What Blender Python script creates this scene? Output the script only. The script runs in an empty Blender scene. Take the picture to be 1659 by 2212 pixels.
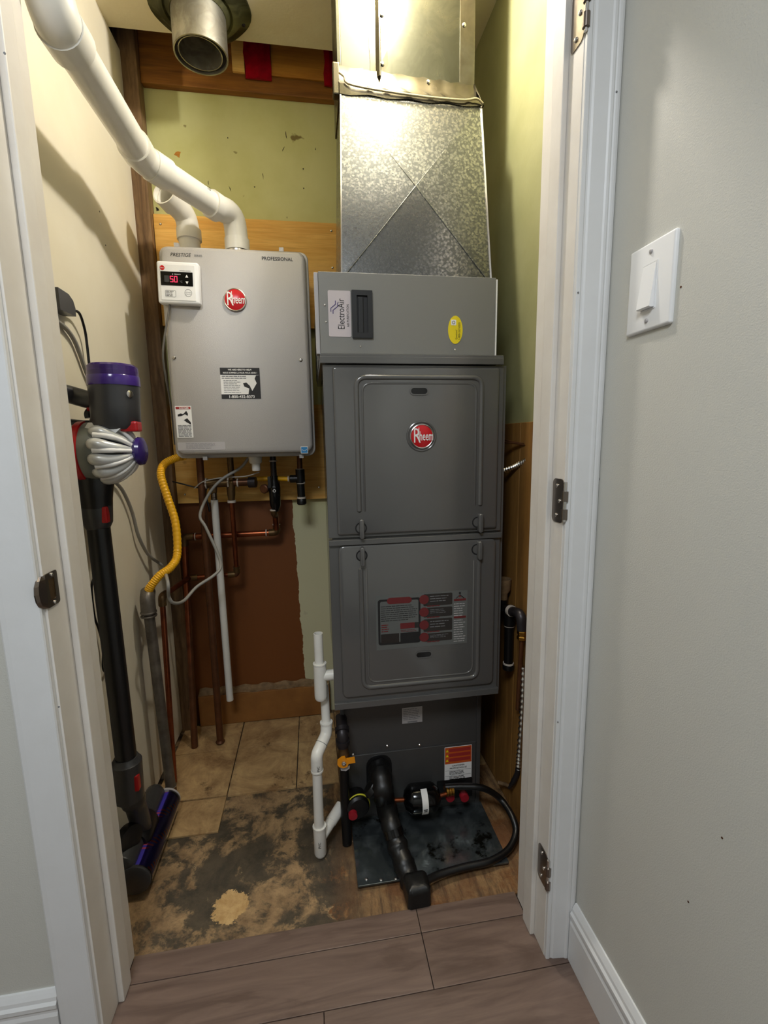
import bpy, bmesh, math, random
from mathutils import Vector, Matrix

# ------------------------------------------------------------------ camera, light, exposure
# Plan lengths below are in units of the camera height; U turns them into metres.
U = 1.165
sc = bpy.context.scene
C = sc.collection
R = math.radians
V = Vector

cam_d = bpy.data.cameras.new('camera')
cam = bpy.data.objects.new('camera', cam_d); C.objects.link(cam)
sc.camera = cam
cam_d.sensor_fit = 'VERTICAL'; cam_d.sensor_height = 24.0; cam_d.lens = 24.0 * 1000.0 / 2212.0
cam_d.clip_start = 0.02; cam_d.clip_end = 50
cam.matrix_world = Matrix(((0.988009, 0.039779, -0.149185, 0.000000), (-0.153534, 0.151105, -0.976522, 0.000000), (-0.016303, 0.987717, 0.155400, 1.165000), (0.000000, 0.000000, 0.000000, 1.000000)))

w = bpy.data.worlds.new('world'); sc.world = w; w.use_nodes = True
w.node_tree.nodes['Background'].inputs[0].default_value = (0.75, 0.82, 1.0, 1)
w.node_tree.nodes['Background'].inputs[1].default_value = 0.10

def lamp(name, kind, loc, power, col, rot=(0, 0, 0), size=.1, sy=None):
    d = bpy.data.lights.new(name, kind); o = bpy.data.objects.new(name, d); C.objects.link(o)
    o.location = V(loc) * U; o.rotation_euler = rot; d.energy = power; d.color = col
    if kind == 'AREA':
        d.shape = 'RECTANGLE'; d.size = size * U; d.size_y = (sy or size) * U
    else: d.shadow_soft_size = size * U
    return o
lamp('closet_bulb', 'POINT', (.20, 1.02, 2.025), 30.0, (1, .945, .86), size=.026)
lamp('hallway_ceiling_lamp', 'AREA', (-.35, -.35, 2.075), 30.0, (.90, .95, 1), size=.5)

vs = sc.view_settings
vs.view_transform = 'Standard'; vs.look = 'None'; vs.gamma = 1; vs.use_curve_mapping = False
vs.exposure = 0.0
sc.cycles.max_bounces = 8; sc.cycles.diffuse_bounces = 5
sc.cycles.caustics_reflective = False; sc.cycles.caustics_refractive = False
random.seed(7)

# ------------------------------------------------------------------ materials
def lin(c):
    return tuple(((v / 255) / 12.92 if v / 255 <= .04045 else (((v / 255) + .055) / 1.055) ** 2.4) for v in c) + (1,)
MATS = {}
class N:
    """tiny node-tree helper"""
    def __init__(s, name):
        s.m = bpy.data.materials.new(name); s.m.use_nodes = True; s.t = s.m.node_tree
        s.b = s.t.nodes['Principled BSDF']; s.co = s.t.nodes.new('ShaderNodeTexCoord').outputs['Object']
    def node(s, typ, **kw):
        n = s.t.nodes.new(typ)
        for k, v in kw.items():
            if k in ('operation', 'blend_type', 'data_type', 'feature', 'wave_type', 'bands_direction', 'distance'): setattr(n, k, v)
            else: s.set(n.inputs[k.replace('_', ' ')] if isinstance(k, str) else n.inputs[k], v)
        return n
    def set(s, inp, v):
        if hasattr(v, 'node') or isinstance(v, bpy.types.NodeSocket): s.t.links.new(v, inp)
        else: inp.default_value = v
    def noise(s, scale, detail=4, rough=.55, vec=None, dist=0):
        n = s.node('ShaderNodeTexNoise', Scale=scale, Detail=detail, Roughness=rough, Distortion=dist)
        s.set(n.inputs['Vector'], vec or s.co); return n.outputs['Fac']
    def stretch(s, sx, sy, sz):
        n = s.node('ShaderNodeMapping'); s.set(n.inputs['Vector'], s.co); n.inputs['Scale'].default_value = (sx, sy, sz)
        return n.outputs[0]
    def ramp(s, fac, a, b, ca=(0, 0, 0, 1), cb=(1, 1, 1, 1)):
        n = s.node('ShaderNodeValToRGB'); s.set(n.inputs[0], fac)
        e = n.color_ramp.elements; e[0].position = a; e[1].position = b; e[0].color = ca; e[1].color = cb
        return n.outputs[0]
    def mix(s, f, a, b, mode='MIX'):
        n = s.node('ShaderNodeMix', data_type='RGBA', blend_type=mode)
        s.set(n.inputs[0], f); s.set(n.inputs[6], a); s.set(n.inputs[7], b); return n.outputs[2]
    def math(s, op, a, b=0.0, c=0.0):
        n = s.node('ShaderNodeMath', operation=op); s.set(n.inputs[0], a); s.set(n.inputs[1], b); s.set(n.inputs[2], c); return n.outputs[0]
    def xyz(s):
        n = s.node('ShaderNodeSeparateXYZ'); s.set(n.inputs[0], s.co); return n.outputs
    def world_xyz(s):
        g = s.t.nodes.new('ShaderNodeNewGeometry').outputs['Position']
        n = s.node('ShaderNodeSeparateXYZ'); s.set(n.inputs[0], g); return n.outputs
    def bump(s, h, strength, dist=.01):
        n = s.node('ShaderNodeBump', Strength=strength, Distance=dist); s.set(n.inputs['Height'], h)
        s.set(s.b.inputs['Normal'], n.outputs[0])
    def out(s, col=None, rough=None, metal=None):
        if col is not None: s.set(s.b.inputs['Base Color'], col)
        if rough is not None: s.set(s.b.inputs['Roughness'], rough)
        if metal is not None: s.set(s.b.inputs['Metallic'], metal)
        MATS[s.m.name] = s.m; return s.m

def mat(name, c, rough=.5, metal=0., var=0., c2=None, scale=12., bump=0., bscale=200., spec=None):
    n = N(name)
    col = lin(c)
    if var:
        f = n.noise(scale, 5, .6)
        col = n.mix(n.ramp(f, .5 - .5 * (1 - var), .5 + .5 * (1 - var) + .02), lin(c), lin(c2 or tuple(v * .8 for v in c)))
    if bump: n.bump(n.noise(bscale, 3), bump, .002)
    if spec is not None: n.b.inputs['Specular IOR Level'].default_value = spec
    return n.out(col, rough, metal)

mat('trim_paint', (226, 227, 228), .42, var=.3, c2=(216, 216, 215), scale=9, bump=.12, bscale=60)
mat('jamb_paint', (228, 224, 218), .5, var=.45, c2=(216, 210, 202), scale=11, bump=.15, bscale=60)
mat('hall_paint', (203, 202, 194), .6, var=.3, c2=(197, 196, 189), scale=5, bump=.25, bscale=420)
mat('hall_ceiling_paint', (225, 225, 222), .8)
mat('ceiling_paint', (226, 218, 190), .8, var=.45, c2=(212, 198, 160), scale=6, bump=.2, bscale=120)
mat('drywall_paint', (231, 224, 205), .7, var=.45, c2=(222, 213, 190), scale=4, bump=.1, bscale=120)
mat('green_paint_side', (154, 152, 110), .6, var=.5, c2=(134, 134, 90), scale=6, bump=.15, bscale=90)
mat('dark_cavity', (30, 22, 16), .9)
mat('white_plastic', (238, 238, 238), .35)
mat('pvc_white', (232, 230, 224), .32, var=.3, c2=(220, 217, 208), scale=20)
mat('pvc_mark', (120, 122, 122), .5)
mat('grey_enamel', (174, 170, 166), .38, metal=.15, bump=.25, bscale=500)
mat('cleaner_enamel', (126, 125, 120), .45, bump=.1, bscale=600)
mat('furnace_enamel', (110, 109, 107), .17, metal=.35, var=.3, c2=(104, 103, 102), scale=3, bump=.5, bscale=5)
mat('coil_enamel', (80, 79, 78), .28, metal=.3, bump=.02, bscale=9)
mat('black_plastic', (18, 18, 19), .42)
mat('black_rubber', (12, 12, 13), .38, bump=.4, bscale=40)
mat('black_gloss', (9, 9, 10), .12)
mat('black_insulation', (13, 13, 13), .42, bump=.9, bscale=22)
mat('red_enamel', (196, 18, 28), .22)
mat('red_plastic', (170, 20, 26), .35)
mat('red_cap', (150, 24, 38), .4)
mat('chrome', (215, 212, 208), .22, metal=1)
mat('dark_nickel', (138, 128, 120), .28, metal=1)
mat('print_black', (26, 25, 26), .6)
mat('print_grey', (120, 120, 122), .6)
mat('print_white', (240, 238, 235), .55)
mat('print_violet', (70, 60, 118), .6)
mat('print_orange', (196, 84, 30), .55)
mat('print_red', (160, 44, 40), .55)
mat('print_dark_red', (104, 34, 36), .45)
mat('print_blue', (48, 136, 196), .5)
mat('label_silver', (176, 172, 172), .45)
mat('label_lilac', (198, 188, 190), .55)
mat('label_yellow', (238, 214, 20), .45)
mat('label_film', (104, 106, 104), .2, metal=.1)
mat('label_dark', (44, 40, 38), .25)
mat('copper', (168, 92, 58), .32, metal=.9, var=.5, c2=(98, 52, 34), scale=14)
mat('copper_dull', (122, 78, 50), .45, metal=.6, var=.5, c2=(78, 50, 32), scale=14)
mat('brass', (186, 140, 62), .3, metal=1, var=.3, c2=(140, 100, 44))
mat('brass_dull', (120, 96, 62), .45, metal=.8, var=.4, c2=(84, 62, 40), scale=30)
mat('iron_pipe', (128, 120, 110), .42, metal=.4, var=.5, c2=(56, 50, 44), scale=14)
mat('iron_dark', (52, 48, 50), .38, metal=.5)
mat('black_pipe', (22, 21, 21), .35, metal=.3, bump=.2)
mat('solder_white', (198, 186, 172), .55)
mat('yellow_gas', (236, 176, 22), .42)
mat('yellow_tape', (222, 214, 60), .5)
mat('valve_orange', (238, 150, 24), .4)
mat('cable_grey', (166, 162, 154), .45)
mat('cable_dark', (100, 96, 90), .45)
mat('cable_mid', (142, 139, 132), .45)
mat('vac_dark', (60, 60, 62), .3, metal=.1)
mat('vac_black', (22, 22, 24), .3)
mat('vac_silver', (206, 207, 206), .28, metal=.25)
mat('vac_grey', (120, 124, 120), .35, metal=.2)
mat('vac_purple', (50, 34, 98), .2)
mat('vac_violet', (62, 40, 118), .15)
mat('red_tape', (176, 14, 34), .25, var=.5, c2=(110, 8, 20), scale=22, bump=.5, bscale=24)
mat('sill_wood', (158, 106, 50), .6, var=.5, c2=(118, 74, 30), scale=9)
mat('old_putty', (150, 120, 84), .8, var=.5, c2=(90, 70, 46), scale=40)

n = N('vac_clear'); n.b.inputs['Transmission Weight'].default_value = .75
n.out(lin((170, 160, 165)), .15)
n = N('vac_window'); n.b.inputs['Transmission Weight'].default_value = 1.0; n.b.inputs['IOR'].default_value = 1.15
n.out(lin((235, 232, 240)), .02)
n = N('vac_filter'); n.b.inputs['Transmission Weight'].default_value = .55
n.out(lin((84, 54, 140)), .12)
n = N('display_red'); n.b.inputs['Emission Color'].default_value = (1, .06, .16, 1); n.b.inputs['Emission Strength'].default_value = .7
n.out(lin((180, 20, 50)), .4)

# roller with printed brush rows
n = N('roller_fluff'); x = n.world_xyz()
wv = n.math('SINE', n.math('MULTIPLY', x[1], 520)); mask = n.math('GREATER_THAN', wv, .2)
spiral = n.math('SINE', n.math('ADD', n.math('MULTIPLY', x[1], 60), n.math('MULTIPLY', x[2], 140)))
f = n.math('MULTIPLY', mask, n.math('GREATER_THAN', spiral, .55))
n.out(n.mix(f, lin((62, 52, 168)), lin((176, 64, 84))), .5)

def wood(name, c1, c2, axis='x', knots=False, rough=.6, gs=(1.2, 14, 14)):
    n = N(name); s = gs if axis == 'x' else ((gs[1], gs[1], gs[0]) if axis == 'z' else (gs[1], gs[0], gs[1]))
    f = n.noise(3.2, 6, .6, n.stretch(*s), .6)
    g = n.noise(11, 4, .6, n.stretch(s[0] * .7, s[1] * 2.2, s[2] * 2.2))
    col = n.mix(n.ramp(f, .36, .66), lin(c1), lin(c2))
    col = n.mix(n.math('MULTIPLY', n.ramp(g, .5, .7), .35), col, lin(tuple(v * .8 for v in c2)))
    if knots:
        vo = n.node('ShaderNodeTexVoronoi', Scale=5.5); n.set(vo.inputs['Vector'], n.co)
        col = n.mix(n.ramp(vo.outputs['Distance'], .02, .07, (1, 1, 1, 1), (0, 0, 0, 1)), col, lin((150, 88, 30)))
    n.bump(g, .12, .002)
    return n.out(col, rough)
wood('plywood', (244, 198, 110), (224, 166, 78), 'x', True)
wood('brown_beam', (150, 96, 30), (112, 66, 16), 'x')
wood('orange_board', (196, 134, 44), (168, 106, 30), 'x')
wood('stud_wood', (140, 110, 76), (84, 60, 36), 'z')
wood('panelling', (148, 106, 50), (122, 84, 36), 'z')

# hallway vinyl planks: grey-brown print with long grain, one tint per plank (object coordinates + random)
n = N('vinyl_plank')
oi = n.t.nodes.new('ShaderNodeObjectInfo').outputs['Random']
ad = n.node('ShaderNodeVectorMath'); ad.operation = 'ADD'
cb = n.node('ShaderNodeCombineXYZ'); n.set(cb.inputs[0], n.math('MULTIPLY', oi, 37)); n.set(cb.inputs[1], n.math('MULTIPLY', oi, 11))
n.set(ad.inputs[0], n.co); n.set(ad.inputs[1], cb.outputs[0])
mp = n.node('ShaderNodeMapping'); n.set(mp.inputs[0], ad.outputs[0]); mp.inputs['Scale'].default_value = (1.6, 13, 13)
f = n.noise(2.0, 7, .62, mp.outputs[0], 1.2)
col = n.mix(n.ramp(f, .34, .66), lin((98, 80, 71)), lin((124, 104, 93)))
mp2 = n.node('ShaderNodeMapping'); n.set(mp2.inputs[0], ad.outputs[0]); mp2.inputs['Scale'].default_value = (.9, 4, 4)
g = n.noise(2.6, 5, .6, mp2.outputs[0], 2.2)
col = n.mix(n.math('MULTIPLY', n.ramp(g, .54, .66), .7), col, lin((88, 70, 61)))
n.bump(f, .15, .002)
n.out(col, .38)

# back wall: pale green paint, brown painted field low on the left
n = N('green_paint_back'); x = n.world_xyz()
nz = n.noise(14, 5, .65)
col = n.mix(n.ramp(n.noise(3, 5, .6), .4, .66), lin((206, 206, 150)), lin((192, 192, 128)))
col = n.mix(n.ramp(n.noise(16, 3, .5), .70, .74), col, lin((120, 104, 52)))
low = n.ramp(x[2], .70 * U, .86 * U, (1, 1, 1, 1), (0, 0, 0, 1))
col = n.mix(n.math('MULTIPLY', low, .85), col, lin((204, 198, 164)))
xe = n.math('ADD', n.math('ADD', x[0], n.math('MULTIPLY', x[2], .028)), n.math('MULTIPLY', n.math('SUBTRACT', nz, .5), .03))
brown = n.math('MULTIPLY', n.math('LESS_THAN', xe, -.052 * U), n.math('LESS_THAN', x[2], .95 * U))
col = n.mix(brown, col, lin((116, 64, 20)))
n.bump(n.noise(70, 3), .12, .002)
n.out(col, .55)

# worn subfloor: tan plywood and felt, stained grey, black and brown in patches
n = N('stained_subfloor'); x = n.world_xyz()
warp = n.node('ShaderNodeVectorMath'); warp.operation = 'MULTIPLY_ADD'
nzc = n.node('ShaderNodeTexNoise', Scale=3.0, Detail=4); n.set(nzc.inputs['Vector'], n.co)
n.set(warp.inputs[0], nzc.outputs['Color']); warp.inputs[1].default_value = (.16, .16, .16); n.set(warp.inputs[2], n.co)
W = warp.outputs[0]
def big(sc, a, b, vec=None, inv=False, det=9):
    c0, c1 = ((1, 1, 1, 1), (0, 0, 0, 1)) if inv else ((0, 0, 0, 1), (1, 1, 1, 1))
    return n.ramp(n.noise(sc, det, .72, vec or W), a, b, c0, c1)
base = n.mix(big(13, .36, .64), lin((170, 140, 100)), lin((116, 90, 62)))
base = n.mix(n.math('MULTIPLY', big(42, .5, .68), .55), base, lin((66, 50, 34)))
grain = n.ramp(n.noise(7, 8, .74, n.stretch(11, 1.5, 1)), .45, .62)
gx = n.ramp(n.math('ADD', x[0], n.math('MULTIPLY', n.math('SUBTRACT', n.noise(5, 5, .7), .5), .5)), -.16 * U, -.02 * U)
base = n.mix(n.math('MULTIPLY', gx, .75), base, n.mix(grain, lin((150, 114, 72)), lin((72, 46, 24))))
base = n.mix(n.math('MULTIPLY', n.math('MULTIPLY', gx, big(4, .5, .6)), .8), base, lin((112, 66, 26)))
fr = n.ramp(n.math('ADD', x[1], n.math('MULTIPLY', n.math('SUBTRACT', n.noise(6, 6, .7), .5), .35)), 1.14 * U, 1.24 * U, (1, 1, 1, 1), (0, 0, 0, 1))
lf = n.ramp(x[0], -.10 * U, .10 * U, (1, 1, 1, 1), (.25, .25, .25, 1))
dk = n.math('MULTIPLY', n.math('MULTIPLY', fr, lf), n.math('MAXIMUM', big(6.2, .455, .515), n.math('MULTIPLY', big(17, .52, .56), big(3.1, .42, .5))))
base = n.mix(n.math('MULTIPLY', dk, .9), base, n.mix(big(20, .4, .62), lin((74, 66, 52)), lin((44, 42, 34))))
base = n.mix(n.math('MULTIPLY', fr, big(23, .67, .71, n.co)), base, lin((196, 172, 128)))
base = n.mix(big(55, .70, .74, n.co), base, lin((206, 194, 166)))
dx = n.math('DIVIDE', n.math('ADD', x[0], .217 * U), .042 * U); dy = n.math('DIVIDE', n.math('SUBTRACT', x[1], .912 * U), .042 * U)
dd = n.math('ADD', n.math('ADD', n.math('MULTIPLY', dx, dx), n.math('MULTIPLY', dy, dy)), n.math('MULTIPLY', n.math('SUBTRACT', n.noise(30, 7, .75), .5), 3.4))
base = n.mix(n.math('LESS_THAN', dd, .75), base, n.mix(big(30, .4, .66), lin((206, 172, 118)), lin((176, 138, 84))))
n.bump(n.noise(28, 7, .75), .6, .006)
n.out(base, n.math('ADD', .5, n.math('MULTIPLY', n.noise(18, 4), .35)))

n = N('old_tile'); x = n.world_xyz()
ad = n.node('ShaderNodeVectorMath'); ad.operation = 'ADD'
gp = n.t.nodes.new('ShaderNodeNewGeometry').outputs['Position']
n.co = gp
col = n.mix(n.ramp(n.noise(7, 8, .75, None, .5), .40, .62), lin((192, 160, 112)), lin((138, 106, 70)))
col = n.mix(n.ramp(n.noise(9, 9, .78, None, .4), .58, .66), col, lin((92, 68, 42)))
col = n.mix(n.ramp(n.noise(26, 6, .75), .64, .72), col, lin((204, 184, 146)))
n.bump(n.noise(40, 6, .7), .4, .004)
n.out(col, .5)

# galvanised sheet: voronoi spangle in tint and roughness
def galv(name, c1, c2, rough, scale=46., oil=False):
    n = N(name); vo = n.node('ShaderNodeTexVoronoi', Scale=scale); n.set(vo.inputs['Vector'], n.co)
    nz = n.noise(scale * .9, 4, .6, None, 1.4)
    sp = n.math('ADD', n.math('MULTIPLY', vo.outputs['Distance'], .35), n.math('MULTIPLY', nz, .75))
    col = n.mix(n.ramp(sp, .40, .62), lin(c1), lin(c2))
    if oil: col = n.mix(n.ramp(n.noise(9, 7, .75), .56, .62), col, lin((34, 33, 28)))
    n.bump(sp, .14, .002)
    if oil: n.b.inputs['Metallic'].default_value = .8
    rg = n.math('ADD', n.math('MULTIPLY', n.ramp(sp, .3, .7), .2), rough)
    return n.out(col, rg, .8 if oil else 1.)
galv('galvanised', (162, 163, 164), (104, 106, 106), .15, 130.)
mat('added_lining_tone', (150, 149, 132), .7)
mat('foil_edge', (176, 164, 134), .35, metal=.3)
galv('galvanised_dull', (94, 94, 82), (72, 72, 60), .20, 12)
galv('foil_tape', (122, 118, 105), (96, 91, 78), .10, 7)
mat('duct_yellow_reflection', (92, 85, 52), .6, var=.6, c2=(76, 69, 40), scale=14)  # yellow light reflected by the bare duct metal, painted in as base colour
galv('floor_sheet', (132, 140, 142), (92, 100, 102), .05, 24, oil=True)
galv('vent_metal', (188, 186, 176), (150, 146, 134), .38, 18)
galv('flange_metal', (128, 128, 96), (74, 72, 50), .5, 9)

def M(n): return MATS[n]

# ------------------------------------------------------------------ mesh helpers (all in plan units, floor at z = 0)
ORG = {}
def obj(name, bm, m, parent=None, smooth=False, kind=None):
    bmesh.ops.recalc_face_normals(bm, faces=bm.faces[:])
    bm.transform(Matrix.Scale(U, 4))
    if parent is None:
        xs = [v.co for v in bm.verts]
        o3 = V(((min(v.x for v in xs) + max(v.x for v in xs)) / 2, (min(v.y for v in xs) + max(v.y for v in xs)) / 2, min(v.z for v in xs)))
    else: o3 = ORG[parent.name]
    for v in bm.verts: v.co -= o3
    me = bpy.data.meshes.new(name); bm.to_mesh(me); bm.free()
    me.materials.append(M(m))
    if smooth:
        for p in me.polygons: p.use_smooth = True
    o = bpy.data.objects.new(name, me); C.objects.link(o)
    if parent is None: o.location = o3
    else: o.parent = parent
    if smooth:
        for e in me.edges: pass
        md = o.modifiers.new('edges', 'EDGE_SPLIT'); md.split_angle = R(38)
    ORG[o.name] = o3
    if kind: o['kind'] = kind
    return o
def tag(o, label, cat, group=None):
    o['label'] = label; o['category'] = cat
    if group: o['group'] = group
    return o
def thing(name, loc, label, cat, group=None):
    o = bpy.data.objects.new(name, None); C.objects.link(o); o.empty_display_size = .03
    o.location = V(loc) * U; ORG[o.name] = V(loc) * U
    return tag(o, label, cat, group)
B = bmesh.new
def box(bm, x0, x1, y0, y1, z0, z1, bev=0.):
    vs_ = [bm.verts.new((x, y, z)) for z in (z0, z1) for y in (y0, y1) for x in (x0, x1)]
    fs = [bm.faces.new([vs_[i] for i in q]) for q in ((0, 1, 3, 2), (4, 6, 7, 5), (0, 4, 5, 1), (2, 3, 7, 6), (0, 2, 6, 4), (1, 5, 7, 3))]
    if bev:
        es = list({e for f in fs for e in f.edges})
        bmesh.ops.bevel(bm, geom=es, offset=bev, segments=2, affect='EDGES', profile=.6)
    return bm
def loft(bm, loops, cap0=True, cap1=True, closed=False):
    L = [[bm.verts.new(p) for p in lp] for lp in loops]
    k = len(L[0]); pairs = list(zip(L, L[1:])) + ([(L[-1], L[0])] if closed else [])
    for a, b in pairs:
        for i in range(k):
            j = (i + 1) % k
            bm.faces.new((a[i], a[j], b[j], b[i]))
    if cap0 and not closed: bm.faces.new(L[0][::-1])
    if cap1 and not closed: bm.faces.new(L[-1])
    return bm
def sm(pts, k=6):
    """Catmull-Rom smoothing of a polyline"""
    P = [V(p) for p in pts]; P = [P[0] * 2 - P[1]] + P + [P[-1] * 2 - P[-2]]; out = []
    for i in range(1, len(P) - 2):
        a, b, c, d = P[i - 1:i + 3]
        for j in range(k):
            t = j / k
            out.append(.5 * ((2 * b) + (c - a) * t + (2 * a - 5 * b + 4 * c - d) * t * t + (3 * b - a - 3 * c + d) * t ** 3))
    out.append(P[-2]); return out
def fil(pts, r, k=6):
    """round the corners of a polyline"""
    P = [V(p) for p in pts]; out = [P[0]]
    for a, b, c in zip(P, P[1:], P[2:]):
        u = (a - b).normalized(); v = (c - b).normalized()
        d = min(r, (a - b).length * .48, (c - b).length * .48); s, e = b + u * d, b + v * d
        for i in range(k + 1):
            t = i / k; out.append(s * (1 - t) ** 2 + b * 2 * t * (1 - t) + e * t * t)
    out.append(P[-1]); return out
def tube(bm, pts, r, n=14, cap=True, hollow=0., flat=1.):
    P = [V(p) for p in pts]; rs = r if isinstance(r, (list, tuple)) else [r] * len(P)
    t0 = (P[1] - P[0]).normalized(); a = V((0, 0, 1)) if abs(t0.z) < .9 else V((1, 0, 0)); u = t0.cross(a).normalized()
    loops = []
    for i, p in enumerate(P):
        t = ((P[min(i + 1, len(P) - 1)] - P[max(i - 1, 0)])).normalized()
        u = (u - t * u.dot(t)).normalized(); v = t.cross(u)
        loops.append([p + (u * math.cos(2 * math.pi * q / n) + v * math.sin(2 * math.pi * q / n) * flat) * rs[i] for q in range(n)])
    if hollow:
        inner = []
        for lp, p, rr in zip(loops, P, rs): inner.append([p + (q - p) * ((rr - hollow) / rr) for q in lp])
        loft(bm, loops + inner[::-1], closed=True)
    else: loft(bm, loops, cap, cap)
    return bm
def lathe(bm, prof, o, axis, n=28):
    """prof: (radius, distance along axis)"""
    o = V(o); t = V(axis).normalized(); a = V((0, 0, 1)) if abs(t.z) < .9 else V((1, 0, 0)); u = t.cross(a).normalized(); v = t.cross(u)
    loops = [[o + t * h + (u * math.cos(2 * math.pi * q / n) + v * math.sin(2 * math.pi * q / n)) * max(rr, 1e-5) for q in range(n)] for rr, h in prof]
    return loft(bm, loops, True, True)
def torus(bm, o, axis, r, rr, n=28, m=8):
    o = V(o); t = V(axis).normalized(); a = V((0, 0, 1)) if abs(t.z) < .9 else V((1, 0, 0)); u = t.cross(a).normalized(); v = t.cross(u)
    loops = []
    for q in range(n):
        d = u * math.cos(2 * math.pi * q / n) + v * math.sin(2 * math.pi * q / n)
        loops.append([o + d * (r + rr * math.cos(2 * math.pi * s / m)) + t * rr * math.sin(2 * math.pi * s / m) for s in range(m)])
    return loft(bm, loops, closed=True)
class F:
    """flat frame: origin, right, up, outward normal"""
    def __init__(s, o, u, v): s.o = V(o); s.u = V(u).normalized(); s.v = V(v).normalized(); s.n = s.u.cross(s.v) 
    def p(s, a, b, h=0.): return s.o + s.u * a + s.v * b + s.n * h
def front(y): return F((0, y, 0), (1, 0, 0), (0, 0, 1))
def rr_loop(fr, a0, a1, b0, b1, h, r, k=5):
    out = []
    r = max(min(r, (a1 - a0) / 2, (b1 - b0) / 2), 1e-5)
    for cx_, cy_, s in ((a1 - r, b1 - r, 0), (a0 + r, b1 - r, 1), (a0 + r, b0 + r, 2), (a1 - r, b0 + r, 3)):
        for i in range(k + 1):
            t = (s + i / k) * math.pi / 2; out.append(fr.p(cx_ + r * math.cos(t), cy_ + r * math.sin(t), h))
    return out
def plate(bm, fr, a0, a1, b0, b1, h0, h1, r=.003, bev=0., k=5):
    L = [rr_loop(fr, a0, a1, b0, b1, h0, r, k)]
    if bev:
        for i in range(4):
            t = i / 3 * math.pi / 2; d = bev * (1 - math.cos(t)); L.append(rr_loop(fr, a0 + d, a1 - d, b0 + d, b1 - d, h1 - bev + bev * math.sin(t), max(r - d, r * .4), k))
    else: L.append(rr_loop(fr, a0, a1, b0, b1, h1, r, k))
    return loft(bm, L)
def ring_plate(bm, fr, a0, a1, b0, b1, h0, h1, wdt, r=.01, k=5):
    L = [rr_loop(fr, a0, a1, b0, b1, h0, r, k), rr_loop(fr, a0, a1, b0, b1, h1, r, k),
         rr_loop(fr, a0 + wdt, a1 - wdt, b0 + wdt, b1 - wdt, h1, r * .7, k), rr_loop(fr, a0 + wdt, a1 - wdt, b0 + wdt, b1 - wdt, h0, r * .7, k)]
    return loft(bm, L, closed=True)
def poly(bm, fr, pts, h0, h1):
    return loft(bm, [[fr.p(a, b, h0) for a, b in pts], [fr.p(a, b, h1) for a, b in pts]])
def letters(name, txt, fr, a, b, size, m, parent, rot=0., sx=1., h=.0006, align='LEFT', shear=0., bold=0.):
    cu = bpy.data.curves.new('t', 'FONT'); cu.body = txt; cu.size = 1; cu.align_x = align; cu.shear = shear; cu.offset = bold; cu.resolution_u = 2
    to = bpy.data.objects.new('t', cu); C.objects.link(to)
    dg = bpy.context.evaluated_depsgraph_get(); me = bpy.data.meshes.new_from_object(to.evaluated_get(dg))
    bm = B(); bm.from_mesh(me); bpy.data.objects.remove(to); bpy.data.curves.remove(cu); bpy.data.meshes.remove(me)
    cr, sr = math.cos(rot), math.sin(rot)
    for v in bm.verts:
        x_, y_ = v.co.x * size * sx, v.co.y * size
        v.co = fr.p(a + x_ * cr - y_ * sr, b + x_ * sr + y_ * cr, h)
    return obj(name, bm, m, parent)
def print_lines(name, fr, a0, a1, b0, b1, n, m, parent, h=.0006, th=.35, seed=1, justify=False):
    rn = random.Random(seed); bm = B(); st = (b1 - b0) / n
    for i in range(n):
        z = b1 - st * (i + .5); a = a0
        end = a1 if justify else a0 + (a1 - a0) * rn.uniform(.7, 1)
        while a < end - .001:
            l = rn.uniform(.004, .014); e = min(a + l, end)
            plate(bm, fr, a, e, z - st * th / 2, z + st * th / 2, h * .3, h, .0001, 0, 1); a = e + .0014
    return obj(name, bm, m, parent)
def screw(name, o, axis, r, parent, m='chrome'):
    return obj(name, lathe(B(), [(r, 0), (r, r * .3), (r * .6, r * .7), (.0001, r * .75)], o, axis, 12), m, parent, True)

# ------------------------------------------------------------------ the setting
def struct(name, bm, m, parent=None): return obj(name, bm, m, parent, kind='structure')
YD0, YD1 = .705, .835          # hallway face and closet face of the door wall
XL, XR = -.385, .408           # jamb faces
HEAD = 1.78
# hallway floor: vinyl planks lying across the doorway
fl = struct('floor', box(B(), -1.6, .47, -1.5, .832, -.03, -.006), 'dark_cavity')
rows = [(.832, .7315), (.7315, .6315), (.6315, .5315), (.5315, .4315), (.4315, .3315), (.3315, .2315), (.2315, .1315), (.1315, .0315)]
yt = .836
for i in range(10):
    y1 = .836 - .149 * i if i == 0 else yb; yb = y1 - (.052 if i == 0 else .1)
    joints = {0: [.183], 1: [-.62, .183], 2: [-.018], 3: [.31], 4: [-.3], 5: [.1], 6: [-.45], 7: [.25], 8: [-.1], 9: [.3]}[i]
    xs = [-1.59] + sorted(joints) + [.461]
    for a, b in zip(xs, xs[1:]):
        if i == 0: b2 = min(b, .4078); a2 = max(a, -.3848)
        else: a2, b2 = a, b
        struct('plank', box(B(), a2 + .0007, b2 - .0007, yb + .0007, y1 - .0007, -.0065, 0, .0007), 'vinyl_plank', fl)
# closet subfloor and what is left of the old tiles
sf = struct('floor_closet', box(B(), -.52, .53, .837, 1.66, -.035, -.008), 'stained_subfloor')
tx = [-.480, -.279, -.083, .043, .2, .4, .5]; ty = [1.602, 1.448, 1.242]
for j in range(2):
    for i in range(6):
        struct('tile', box(B(), tx[i] + .0014, tx[i + 1] - .0014, ty[j + 1] + .0014, ty[j] - .0014, -.0085, -.0005 - .0012 * ((i * 7 + j * 3) % 3), .001), 'old_tile', sf)
for i, (a, b, y0) in enumerate([(-.480, -.279, 1.12)]):
    struct('tile', box(B(), a + .0014, b - .0014, y0, 1.24, -.0085, -.003, .001), 'old_tile', sf)

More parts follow.
